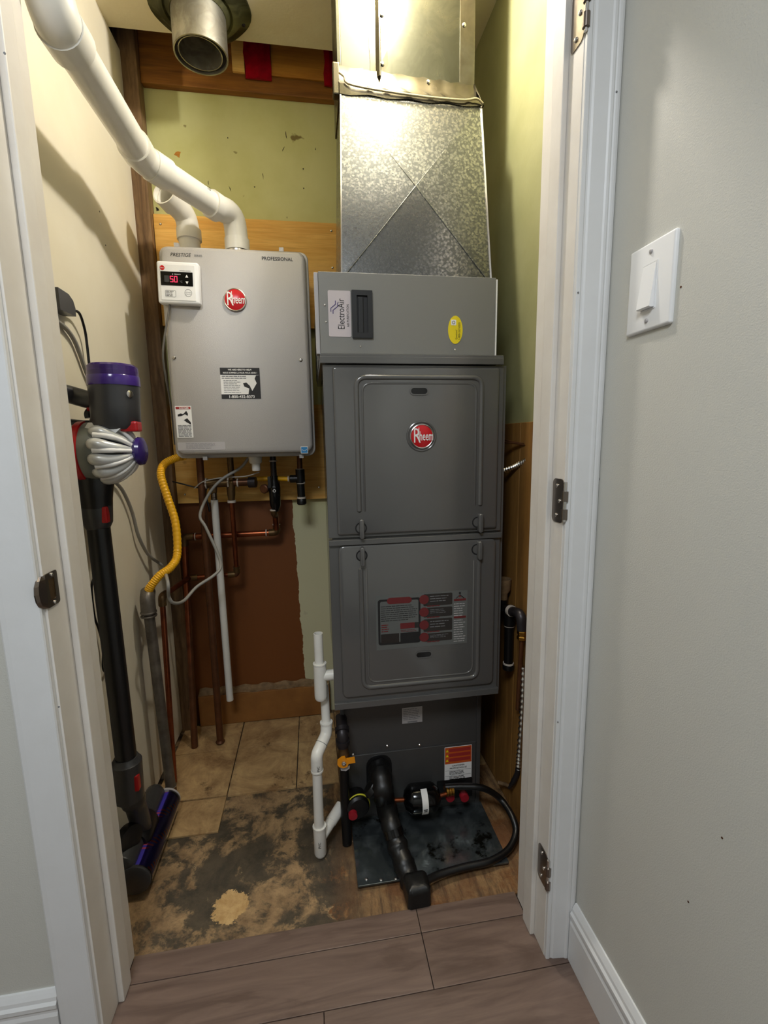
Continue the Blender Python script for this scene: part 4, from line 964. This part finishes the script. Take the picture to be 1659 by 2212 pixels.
# insulated dead leg on the right
k0 = V((-0.0381, 1.5000, 0.7962)); k1 = V((-0.0391, 1.5000, 0.9078))
t = thing('gas_drip_leg', tuple(k0), 'black iron drip leg with taped joints at heater’s right underside', 'pipe')
obj('riser', tube(B(), [(k1.x, 1.50, k1.z - .01), (k1.x, 1.50, .956)], .0085, 14), 'copper_dull', t, True)
obj('tee', tube(B(), [k0 + V((-.001, 0, .070)), k1 + V((0, 0, .002))], .0145, 18), 'black_pipe', t, True)
obj('tee_arm', tube(B(), [k1 + V((0, 0, -.028)), k1 + V((-.032, .004, -.028))], .0125, 16), 'black_pipe', t, True)
obj('nipple', tube(B(), [k0 + V((0, 0, .018)), k0 + V((-.001, 0, .072))], .0122, 16), 'black_pipe', t, True)
obj('end_cap', lathe(B(), [(.012, 0), (.0150, .003), (.0150, .018), (.0135, .020)], k0, (0, 0, 1), 18), 'black_pipe', t, True)
for z_ in (.020, .068): sleeve(t, 'joint_tape', k0 + V((0, 0, z_)), k0 + V((0, 0, z_ + .0055)), .0138, 'solder_white')
sleeve(t, 'joint_tape', k1 + V((0, 0, .001)), k1 + V((0, 0, .004)), .0110, 'solder_white')
sleeve(t, 'joint_tape', k1 + V((-.036, .004, -.028)), k1 + V((-.040, .004, -.028)), .0095, 'solder_white')
g0 = k1 + V((-.038, .004, -.028))
t = run('gas_branch', 'short yellow-coated gas branch behind the black shutoff valve', 'pipe', [g0, g0 + V((-.045, .010, .002)), g0 + V((-.10, .012, .002))], .0075, 'yellow_gas')
# white condensate cap
cx_, cy_, cz_ = (-0.1692, 1.4500, 0.9353)
t = thing('condensate_port', (cx_, 1.45, cz_ - .02), 'white plastic condensate port under the middle of the heater', 'fitting')
obj('collar', lathe(B(), [(.016, 0), (.019, .004), (.020, .022)], (cx_, 1.45, .956 - .022), (0, 0, 1), 20), 'pvc_white', t, True)
obj('spout', lathe(B(), [(.0115, -.022), (.0125, -.020), (.0125, .002)], (cx_ + .001, 1.45, .956 - .022), (0, 0, 1), 20), 'pvc_white', t, True)
# tall copper line at the left of the relief drain
w0 = V((-0.3380, 1.4870, 0.9348)); w1 = V((-0.3421, 1.4870, 0.0034))
t = run('copper_pipe', 'long straight copper pipe from the heater to the back tiles, left of the white pipe', 'pipe', [(w0.x, 1.487, .956), tuple(w1)], .0108, 'copper_dull')
obj('floor_flange', lathe(B(), [(.0135, 0), (.0150, .004), (.0110, .010)], w1 + V((0, 0, -.001)), (0, 0, 1), 18), 'copper_dull', t, True)
# iron gas riser and yellow connector
i0 = V((-0.4468, 1.2620, 0.5807)); i1 = V((-0.4342, 1.2620, 0.0318)); i2 = V((-0.4344, 1.2620, -0.0007))
t = thing('gas_riser', (i2.x, 1.262, -.004), 'thick grey iron gas pipe with elbow, standing by the left wall', 'gas pipe')
obj('pipe', tube(B(), [i0 - V((0, 0, .01)), i1], .0135, 18), 'iron_pipe', t, True)
obj('elbow', tube(B(), fil([i0 + V((0, 0, -.030)), i0 + V((0, 0, .012)), i0 + V((-.004, .022, .024))], .02, 6), .0185, 20), 'iron_pipe', t, True)
for dz in (-.036, -.026): obj('elbow_band', torus(B(), i0 + V((0, 0, dz)), (0, 0, 1), .0178, .0030, 24), 'iron_pipe', t, True)
obj('bright_ring', torus(B(), i1 + V((0, 0, .002)), (0, 0, 1), .0138, .0018, 24), 'chrome', t, True)
obj('floor_socket', tube(B(), [i1, (i2.x, 1.262, -.006)], .0150, 18), 'copper_dull', t, True)
t2 = thing('pipe_clamp', (i2.x + .012, 1.225, 0), 'lumpy black pipe clamp on the floor at the foot of the iron pipe', 'clamp')
for k, (dx_, dy_, dz_, r_) in enumerate(((.003, -.055, .016, .017), (.018, -.068, .012, .012), (-.012, -.070, .010, .009))):
    obj('clamp_lug', lathe(B(), [(r_ * .6, -r_ * .8), (r_, -r_ * .3), (r_, r_ * .3), (r_ * .6, r_ * .8)], (i2.x + dx_, 1.262 + dy_, dz_), (.3, -1, .3), 12), 'black_pipe', t2, True)
ys = sm([i0 + V((-.004, .012, .018)), V((-0.4388, 1.2700, 0.6211)), V((-0.4162, 1.2800, 0.6486)), V((-0.3909, 1.3000, 0.6660)), V((-0.3811, 1.3300, 0.6944)), V((-0.3874, 1.3600, 0.7758)), V((-0.4082, 1.3800, 0.8465)), V((-0.4263, 1.4000, 0.9071)), V((-0.4221, 1.4200, 0.9375)), V((-0.3985, 1.4400, 0.9534)), V((-0.3721, 1.4600, 0.9602))], 22)
tag(obj('gas_connector', tube(B(), ys, [.0108 + (.0008 if i % 3 == 0 else -.0004) for i in range(len(ys))], 14), 'yellow_gas', None, True), 'bright yellow ribbed gas connector curving from iron pipe up to heater', 'gas hose')
# cables
cb_ = sm([(-0.1868, 1.4700, 0.9559), (-0.2163, 1.4700, 0.9214), (-0.2693, 1.4500, 0.8892), (-0.3075, 1.4400, 0.8481), (-0.3339, 1.4200, 0.7879), (-0.3175, 1.4100, 0.7500), (-0.2881, 1.4000, 0.6735), (-0.2797, 1.3900, 0.6347), (-0.2969, 1.3700, 0.6146), (-0.3395, 1.3400, 0.5920), (-0.3595, 1.2800, 0.5745), (-0.3700, 1.2300, 0.5853), (-0.3777, 1.2150, 0.6074), (-0.3774, 1.2150, 0.6506), (-0.4520, 1.4179, 0.6400), (-0.4700, 1.3735, 0.6832), (-0.4740, 1.3228, 0.7478), (-0.4760, 1.2982, 0.8218), (-0.4780, 1.2577, 0.8816), (-0.4800, 1.2033, 0.9211), (-0.4810, 1.1716, 0.9667), (-0.4810, 1.1661, 1.0407), (-0.4800, 1.1563, 1.1221), (-0.4800, 1.1325, 1.1589), (-0.4800, 1.1032, 1.2064), (-0.4800, 1.0759, 1.2274), (-0.4800, 1.0426, 1.2365), (-0.4800, 0.9978, 1.2400)], 8)
tag(obj('grey_cable', tube(B(), cb_, .0044, 10), 'cable_mid', None, True), 'long grey cable from under the heater, looping past white pipe, up the left wall', 'cable')
ck = sm([(-0.4318, 1.5200, 0.8810), (-0.3970, 1.5300, 0.8689), (-0.3699, 1.5300, 0.8607), (-0.3399, 1.5200, 0.8593), (-0.3274, 1.5200, 0.8778)], 6)
tag(obj('black_cable', tube(B(), ck, .0022, 8), 'black_rubber', None, True), 'thin black cable crossing the lower plywood left of the copper pipe', 'cable')
ck = sm([(-0.3269, 1.5000, 0.8652), (-0.3317, 1.5000, 0.8364), (-0.3256, 1.5000, 0.8071), (-0.3230, 1.5000, 0.7850), (-0.3298, 1.5050, 0.8212), (-0.3362, 1.5000, 0.8510)], 6)
tag(obj('black_cable', tube(B(), ck, .0030, 8), 'black_rubber', None, True), 'bunched black cable ends hanging beside the top of the white pipe', 'cable')
ck = sm([(-0.3569, 1.4750, 0.8615), (-0.3274, 1.4700, 0.8822), (-0.2727, 1.4700, 0.8919), (-0.2042, 1.4700, 0.8942), (-0.1610, 1.4600, 0.9064)], 6)
tag(obj('sensor_wire', tube(B(), ck, .0018, 8), 'cable_grey', None, True), 'thin grey wire strung sideways just below the heater', 'wire')

# ------------------------------------------------------------------ right side of the furnace
t = thing('furnace_gas_trap', (0.4760, 1.0499, 0.4190), 'black gas pipe tee and drip leg right of the furnace door', 'gas pipe')
a, b = V((0.4760, 1.0506, 0.5679)), V((0.4760, 1.0469, 0.4180))
yy = 1.075
def K(px_, py_): return None
a = V((0.4825, 1.0650, 0.5644)); b = V((0.4829, 1.0650, 0.4106))
obj('drip_leg', tube(B(), [a, b], .0118, 18), 'black_pipe', t, True)
m1 = V((0.4824, 1.0650, 0.5222)); m2 = V((0.4827, 1.0650, 0.4183))
sleeve(t, 'joint_tape', m1, m1 + V((0, 0, .004)), .0135, 'solder_white'); sleeve(t, 'joint_tape', m2, m2 + V((0, 0, .004)), .0138, 'solder_white')
obj('tee', tube(B(), [a + V((0, 0, .010)), m1 + V((0, 0, .002))], .0142, 18), 'black_pipe', t, True)
obj('end_cap', lathe(B(), [(.0145, 0), (.0150, .010), (.0135, .014)], b + V((0, 0, -.006)), (0, 0, 1), 18), 'black_pipe', t, True)
e0 = V((0.4805, 1.0550, 0.5659)); e1 = V((0.4851, 1.0050, 0.5774)); e2 = V((0.4865, 1.0000, 0.5369))
obj('elbow', tube(B(), fil([e0, e1, e2], .03, 8), .0125, 18), 'iron_dark', t, True)
sleeve(t, 'joint_tape', e0 + V((0, .002, .001)), e0 + (e1 - e0).normalized() * .008, .0145, 'solder_white')
obj('brass_nut', lathe(B(), [(.0122, 0), (.0122, .007), (.0100, .009), (.0100, .012), (.0122, .013), (.0122, .020), (.0108, .023)], e2 + V((0, 0, -.022)), (0, 0, 1), 6), 'brass', t)
s1 = V((e2.x + .0, e2.y, e2.z - .02))
t = run('copper_gas_tube', 'dark copper tube dropping from the brass nut behind the door jamb', 'pipe', [tuple(s1), (s1.x - .001, s1.y + .004, s1.z - .09), (.4905, 1.02, s1.z - .20)], .0055, 'copper_dull')
cdp = sm([(0.4931, 1.0000, 0.4428), (0.4952, 1.0020, 0.3678), (0.4959, 1.0060, 0.2898), (0.4963, 1.0120, 0.2084), (0.4961, 1.0160, 0.1527)], 30)
tag(obj('metal_conduit', tube(B(), cdp, [.0066 + .0017 * math.sin(i * 1.05) for i in range(len(cdp))], 12), 'chrome', None, True), 'ribbed silver conduit hanging down the panelling beside the door jamb', 'conduit')
cdp = sm([(0.4959, 1.0160, 0.1581), (0.4947, 1.0200, 0.1338), (0.4886, 1.0300, 0.1025), (0.4834, 1.0400, 0.0787)], 8)
tag(obj('conduit_tail', tube(B(), cdp, [.0070] * (len(cdp) - 8) + [.0060] * 4 + [.004] * 4, 10), 'iron_dark', None, True), 'dark flattened tail below the ribbed conduit, near the floor', 'conduit')
tag(obj('white_strap', tube(B(), sm([(0.4766, 1.1000, 0.0479), (0.4927, 1.0900, 0.0479), (0.4932, 1.0500, 0.0719)], 5), .0050, 10), 'old_putty', None, True), 'small pale strap at floor level right of the coil cabinet', 'strap')
cdp = sm([(0.4813, 1.1150, 0.9170), (0.4947, 1.0850, 0.9277), (0.5019, 1.0550, 0.9402), (0.5099, 1.0200, 0.9567)], 26)
tag(obj('metal_conduit', tube(B(), cdp, [.0056 + .0015 * math.sin(i * 1.05) for i in range(len(cdp))], 12), 'chrome', None, True), 'ribbed silver conduit rising from the furnace side to the jamb', 'conduit')
for k, (p, l) in enumerate(((((0.4772, 1.1100, 0.9936), (0.4933, 1.0700, 0.9855), (0.5102, 1.0200, 0.9823)), 'upper thin reddish wire from the furnace side to the jamb'), (((0.4774, 1.1100, 0.9867), (0.4898, 1.0700, 0.9845), (0.5104, 1.0200, 0.9759)), 'lower thin reddish wire from the furnace side to the jamb'))):
    tag(obj('thermostat_wire', tube(B(), sm(p, 8), .0022, 8), 'copper_dull', None, True), l, 'wire')
cu_ = V((0.4820, 1.1000, 0.6370))
t = thing('drain_cup', (cu_.x, 1.10, cu_.z - .06), 'off-white plastic pipe socket peeking out right of the furnace', 'fitting')
cu_.x = .4795
obj('cup', lathe(B(), [(.011, -.055), (.011, -.040), (.0185, -.028), (.0195, 0), (.0180, 0), (.0165, -.020)], cu_, (0, 0, 1), 24), 'old_putty', t, True)
obj('stub_pipe', tube(B(), [cu_ + V((0, 0, -.052)), cu_ + V((0, 0, -.085))], .0105, 16), 'black_pipe', t, True)

# ------------------------------------------------------------------ stick vacuum on the left wall
Yv = 1.02
t = thing('stick_vacuum', (-.437, 1.06, .0), 'upright cordless stick vacuum, black wand and silver cyclone, against left wall', 'vacuum cleaner')
top_ = V((-0.3800, 1.0200, 1.1505)); mid_ = V((-0.3829, 1.0200, 1.1122)); bot_ = V((-0.3861, 1.0200, 1.0370))
hb = obj('motor_body', loft(B(), [[V((bot_.x + (mid_.x - bot_.x) * k + rr * math.cos(q * math.pi / 18), Yv + rr * math.sin(q * math.pi / 18), bot_.z + (mid_.z - bot_.z) * k)) for q in range(36)] for k, rr in ((-.12, .038), (0, .0445), (.5, .0450), (1, .0455))]), 'vac_dark', t, True)
hh_ = top_.z - mid_.z
obj('filter', lathe(B(), [(.0455, 0), (.0462, .004), (.0450, hh_ - .002), (.0405, hh_ + .002), (.0385, hh_ - .004), (.0001, hh_ - .006)], (mid_.x, Yv, mid_.z + .0005), (0, 0, 1), 36), 'vac_filter', t, True)
obj('filter_core', lathe(B(), [(.037, 0), (.037, hh_ - .012), (.0001, hh_ - .011)], (mid_.x, Yv, mid_.z + .002), (0, 0, 1), 28), 'vac_purple', t, True)
obj('filter_band', lathe(B(), [(.0466, .000), (.0470, .003), (.0468, .018), (.0462, .019), (.0462, 0)], (mid_.x, Yv, mid_.z), (0, 0, 1), 36), 'vac_violet', t, True)
obj('power_button', lathe(B(), [(.0070, 0), (.0070, .005), (.004, .0065)], (bot_.x + .036, Yv - .024, bot_.z + .058), (.85, -.55, 0), 16), 'chrome', hb, True)
cyc = V((-0.4122, 1.0200, 0.9839)); rx = (-0.4416, 1.0200, 0.9845)[0]; tx1 = (-0.3530, 1.0200, 0.9789)[0]; r0 = .0600; dX = V((1, 0, 0)); L_ = tx1 - rx
def cp(u, rad, a): return V((rx + u, Yv + rad * math.cos(a), cyc.z + rad * math.sin(a)))
obj('cyclone_shell', lathe(B(), [(.052, -.004), (r0 * .98, .000), (r0, .012), (r0 * .97, .026), (.050, .038), (.034, .052), (.022, .070), (.016, L_ - .012)], (rx, Yv, cyc.z), dX, 36), 'vac_grey', t, True)
for k in range(12):
    a = 2 * math.pi * k / 12 + .2
    P = sm([cp(.020, .050, a), cp(.036, .0545, a + .05), cp(.055, .048, a + .10), cp(.074, .034, a + .12), cp(L_ - .002, .018, a + .12)], 4)
    obj('cyclone_cone', tube(B(), P, [.0080, .0108, .0125, .0130, .0130, .0126, .0120, .0112, .0104, .0096, .0088, .0080, .0072, .0064, .0056, .0050, .0046], 12), 'vac_silver', t, True)
for k in range(12):
    a = 2 * math.pi * k / 12 + .46
    obj('cyclone_finger', tube(B(), sm([cp(.030, .060, a), cp(.052, .0560, a), cp(.072, .044, a), cp(L_ - .002, .023, a)], 4), [.0052] * 7 + [.0042] * 6, 10), 'print_white', t, True)
for k in range(10):
    a = 2 * math.pi * k / 10
    obj('cyclone_tip', tube(B(), [cp(L_ - .018, .026, a), cp(L_ + .002, .016, a)], [.006, .0035], 10), 'vac_purple', t, True)
obj('cyclone_cap', lathe(B(), [(.020, -.004), (.026, .000), (.0290, .005), (.0275, .012), (.019, .016), (.0001, .017)], (tx1, Yv, cyc.z), dX, 30), 'vac_purple', t, True)
obj('upper_shroud', loft(B(), [[V((x_, Yv + y_, cyc.z + .030)) for x_, y_ in ((rx + .004, -.048), (rx + .060, -.040), (rx + .060, .040), (rx + .004, .048))], [V((x_, Yv + y_, bot_.z + .004)) for x_, y_ in ((bot_.x - .040, -.030), (bot_.x + .030, -.030), (bot_.x + .030, .030), (bot_.x - .040, .030))]]), 'vac_silver', t)
obj('release_button', box(B(), bot_.x + .014, bot_.x + .047, Yv - .026, Yv + .004, bot_.z - .014, bot_.z + .006, .004), 'red_plastic', t)
obj('red_ring', lathe(B(), [(.052, -.014), (.0610, -.012), (.0618, .000), (.056, .003)], (rx, Yv, cyc.z), dX, 36), 'red_plastic', t, True)
obj('clear_bin', tube(B(), [(rx - .012, Yv, cyc.z), (rx - .024, Yv, cyc.z), (-.4835, Yv, cyc.z)], .057, 32, hollow=.003), 'vac_clear', t, True)
obj('inner_shroud', tube(B(), [(rx - .012, Yv, cyc.z), (-.480, Yv, cyc.z)], .036, 24), 'vac_dark', t, True)
obj('handle', tube(B(), [V((-0.4075, 1.0200, 1.0808)), V((-0.4382, 1.0200, 1.0881)), V((-0.4667, 1.0200, 1.0971)), (-.486, Yv - .05, (-0.4827, 1.0200, 1.1024)[2])], [.0185, .0175, .0175, .0185], 18), 'vac_dark', t, True)
obj('trigger', tube(B(), fil([V((-0.4212, 1.0200, 1.0719)), V((-0.4319, 1.0200, 1.0675)), V((-0.4387, 1.0200, 1.0603)), V((-0.4371, 1.0200, 1.0512))], .01), .0062, 10), 'vac_black', t, True)
obj('trigger_guard', tube(B(), [V((-0.4187, 1.0150, 1.0679)), V((-0.4338, 1.0150, 1.0698))], .0055, 10), 'red_plastic', t, True)
obj('lower_bridge', tube(B(), [V((-0.4189, 1.0200, 1.0365)), V((-0.4479, 1.0200, 1.0377)), V((-0.4730, 1.0200, 1.0407))], [.010, .0095, .0095], 12), 'vac_dark', t, True)
obj('grip_post', tube(B(), [V((-0.4227, 1.0200, 1.0584)), V((-0.4257, 1.0200, 1.0375))], [.008, .012], 12), 'vac_dark', t, True)
wn0 = V((-0.4414, 1.0200, 0.8288)); wn1 = V((-0.4385, 1.0200, 0.2996))
ne = [V((-0.4361, 1.0300, 0.9616)), V((-0.4385, 1.0200, 0.9151)), V((-0.4404, 1.0200, 0.8723))]
obj('inlet_neck', tube(B(), sm(ne, 5), [.034, .036, .037, .036, .0345, .033, .032, .0310, .0300, .0295, .029], 22), 'vac_black', t, True)
cc = obj('upper_connector', tube(B(), [V((-0.4399, 1.0200, 0.8771)), V((-0.4419, 1.0200, 0.8405)), V((-0.4414, 1.0200, 0.8288))], [.0290, .0280, .0225], 22), 'vac_dark', t, True)
obj('connector_button', box(B(), wn0.x + .012, wn0.x + .0275, Yv - .022, Yv - .006, wn0.z + .012, wn0.z + .046, .003), 'red_plastic', cc)
obj('wand', tube(B(), [wn0, wn1], .0215, 22), 'vac_black', t, True)
lc0 = V((-0.4388, 1.0200, 0.3066)); lc1 = V((-0.4408, 1.0200, 0.2044))
cc = obj('lower_connector', tube(B(), [lc0, lc0 + (lc1 - lc0) * .10, lc0 + (lc1 - lc0) * .12, lc1], [.024, .029, .0315, .0305], 22), 'vac_dark', t, True)
obj('connector_button', box(B(), lc1.x + .015, lc1.x + .0305, Yv - .022, Yv - .006, lc1.z + .028, lc1.z + .066, .003), 'red_plastic', cc)
# floor head: dark motor housing over a printed roller in a clear window
hx0, hz = -.432, .046
y0_, y1_ = .962, 1.205
obj('pivot_wheel', lathe(B(), [(.018, -.012), (.027, -.010), (.029, 0), (.027, .010), (.018, .012)], (-.447, Yv - .010, .112), (.8, -.5, .1), 24), 'vac_black', t, True)
obj('neck_joint', tube(B(), sm([lc1 + V((0, .002, .010)), lc1 + V((.004, .014, -.030)), (-.436, 1.055, .100), (-.440, 1.07, .080)], 5), [.026] * 5 + [.022] * 5 + [.020] * 6, 18), 'vac_dark', t, True)
obj('motor_housing', loft(B(), [[V((-.451 + .025 * sc_ * math.cos(q * math.pi / 10), y, .072 + .027 * sc_ * math.sin(q * math.pi / 10))) for q in range(20)] for y, sc_ in ((y0_ + .004, .7), (y0_ + .008, .95), (y0_ + .012, 1), (y1_ - .03, 1), (y1_ - .012, .97), (y1_ - .004, .75))]), 'vac_dark', t, True)
obj('centre_housing', loft(B(), [[V((-.446 + .033 * sc_ * math.cos(q * math.pi / 10), y, .070 + .036 * sc_ * math.sin(q * math.pi / 10))) for q in range(20)] for y, sc_ in ((1.03, .8), (1.04, 1), (1.10, 1), (1.11, .8))]), 'vac_black', t, True)
rl = obj('roller', tube(B(), [(hx0 + .008, y0_ + .008, hz - .006), (hx0 + .008, 1.05, hz - .006), (hx0 + .008, y1_ - .010, hz - .006)], .0300, 28), 'roller_fluff', t, True)
obj('end_cap', lathe(B(), [(.030, 0), (.0345, .002), (.0345, .010), (.030, .011)], (hx0 + .006, y0_ - .001, hz - .005), (0, 1, 0), 28), 'vac_dark', t, True)
obj('end_cap', lathe(B(), [(.026, 0), (.034, .002), (.0345, .008), (.028, .012)], (hx0 + .006, y1_ - .009, hz - .005), (0, 1, 0), 28), 'label_silver', t, True)
bm = B(); L = []
for y in (y0_ + .006, y0_ + .010, 1.06, y1_ - .008):
    o_, i_ = [], []
    for k in range(13):
        a = R(-75 + k * 12.5); o_.append(V((hx0 + .007 + .0345 * math.cos(a), y, hz - .005 + .0345 * math.sin(a)))); i_.append(V((hx0 + .007 + .0333 * math.cos(a), y, hz - .005 + .0333 * math.sin(a))))
    L.append(o_ + i_[::-1])
obj('clear_window', loft(bm, L), 'vac_window', t, True)
obj('window_rim', tube(B(), [(hx0 + .0175, y0_ + .01, hz - .0385), (hx0 + .0175, y1_ - .01, hz - .0385)], .0026, 8), 'label_silver', t, True)
# charger plug and its thin black cable
t = thing('charger_plug', (-0.4800, 1.0704, 1.2653), 'dark charger plug on the left wall above the vacuum handle', 'plug')
pc = V((-0.4770, 1.0664, 1.2749))
obj('plug_body', loft(B(), [[V((x_, pc.y + y_, pc.z + z_)) for y_, z_ in ((-.050, .020), (-.010, .019), (.006, .011), (.012, -.002), (.011, -.018), (-.050, -.020))] for x_ in (-.4865, -.463)]), 'vac_dark', t)
obj('cord_grip', tube(B(), [(-.472, pc.y + .010, pc.z - .003), (-.472, pc.y + .022, pc.z - .003)], .0045, 10), 'black_plastic', t, True)
cc_ = sm([(-.472, pc.y + .021, pc.z - .003), (-0.4700, 1.1105, 1.2704), (-0.4740, 1.1356, 1.2444), (-0.4760, 1.1433, 1.2142), (-0.4770, 1.1455, 1.1607), (-0.4770, 1.1478, 1.1162), (-0.4780, 1.1499, 1.0607)], 8)
tag(obj('power_cable', tube(B(), cc_, .0028, 8), 'black_rubber', None, True), 'thin black cord from the charger plug down behind the vacuum handle', 'cord')
cc_ = sm([(-0.4790, 1.0985, 0.7523), (-0.4790, 1.0672, 0.7184), (-0.4790, 1.0438, 0.6944), (-0.4790, 1.0415, 0.6326), (-0.4790, 1.0541, 0.5934), (-0.4790, 1.0614, 0.5488), (-0.4790, 1.0516, 0.5096), (-0.4790, 1.0617, 0.4932), (-0.4790, 1.0819, 0.5054)], 8)
tag(obj('power_cable', tube(B(), cc_, .0024, 8), 'black_rubber', None, True), 'thin black cord showing in loops left of the vacuum wand', 'cord')

# ------------------------------------------------------------------ door hardware
def hinge(z0_, z1_, label):
    t = thing('door_hinge', (.405, .70, z0_), label, 'hinge', 'hinges on the right jamb')
    FJ = F((XR - .0002, 0, 0), (0, -1, 0), (0, 0, 1))   # faces the opening
    lf = obj('leaf', plate(B(), FJ, -.7385, -.7035, z0_, z1_, -.001, .0011, .009, .0003), 'dark_nickel', t)
    n_ = 3; h_ = (z1_ - z0_) / 5
    for k in (0, 2, 4):
        pass
    for k in range(2):
        za_ = z0_ + h_ * (1 + 2 * k) - h_ * .5
        obj('knuckle', tube(B(), [(XR - .001, .6985, za_ + .001), (XR - .001, .6985, za_ + h_ * 1.2)], .0052, 14), 'dark_nickel', t, True)
    obj('pin', tube(B(), [(XR - .001, .6985, z0_ + .004), (XR - .001, .6985, z1_ - .004)], .0030, 12), 'chrome', t, True)
    for k, (da, db) in enumerate(((.011, .012), (.020, .5 * (z1_ - z0_)), (.011, z1_ - z0_ - .012))):
        screw('screw', FJ.p(-.7385 + da + .004, z0_ + db, .0010), FJ.n, .0034, t, 'chrome')
hinge(1.561, 1.640, 'bright door hinge near the top of the right jamb')
hinge(.856, .930, 'middle door hinge on the right jamb, level with the furnace badge')
hinge(.148, .222, 'lowest door hinge on the right jamb, near the floor')
t = thing('strike_plate', (-.385, .71, .765), 'dark metal latch strike plate with curved lip on the left jamb', 'strike plate')
FS = F((XL + .0002, 0, 0), (0, 1, 0), (0, 0, 1))
obj('plate', ring_plate(B(), FS, .7035, .7365, .7665, .8165, -.001, .0016, .009, .004), 'dark_nickel', t)
obj('latch_hole', plate(B(), FS, .7120, .7280, .775, .808, -.001, .0008, .001), 'brass_dull', t)
bm = B(); L = []
for z_, w_ in ((.7675, .004), (.773, .011), (.781, .016), (.792, .018), (.803, .016), (.810, .011), (.8155, .004)):
    L.append([(XL + .0022, .7045, z_), (XL - .0010, .7045 - w_ * .75, z_), (XL - .0035, .7045 - w_, z_), (XL - .0052, .7045 - w_, z_), (XL - .0026, .7045 - w_ * .75, z_), (XL + .0006, .7045, z_)])
obj('lip', loft(bm, L), 'dark_nickel', t)
for z_ in (.7705, .8125): screw('screw', FS.p(.7215, z_, .0015), FS.n, .0030, t, 'chrome')

# ------------------------------------------------------------------ light switch
t = thing('light_switch', (.4628, .600, 1.141), 'white rocker light switch plate on the hallway wall, right of the doorway', 'switch')
FW = F((.4628, 0, 0), (0, -1, 0), (0, 0, 1))
obj('wall_plate', plate(B(), FW, -.6425, -.5575, 1.1405, 1.2540, .0, .0052, .003, .0032), 'white_plastic', t, True)
obj('rocker_frame', ring_plate(B(), FW, -.6145, -.5855, 1.1665, 1.2270, .0045, .0060, .0016, .001), 'white_plastic', t)
obj('rocker', loft(B(), [[FW.p(-.6125, z_, .0040), FW.p(-.5875, z_, .0040), FW.p(-.5875, z_, h_), FW.p(-.6125, z_, h_)] for z_, h_ in ((1.1685, .0110), (1.1695, .0130), (1.1960, .0098), (1.2250, .0062))]), 'white_plastic', t)
for z_ in (1.1535, 1.2415): 
    s_ = screw('screw', FW.p(-.600, z_, .0050), FW.n, .0032, t, 'label_silver')
# keyless lampholder on the closet ceiling
t = thing('ceiling_lampholder', (.20, 1.02, 2.06), 'white porcelain lampholder on the closet ceiling in front of the duct', 'lamp')
obj('base', lathe(B(), [(.045, 0), (.045, -.006), (.030, -.016), (.020, -.026), (.018, -.030)], (.20, 1.02, 2.0895), (0, 0, 1), 28), 'white_plastic', t, True)

# nail holes and scuffs on the trim
def nail(x, y, z, ax, r, nm='nail_hole'):
    pass
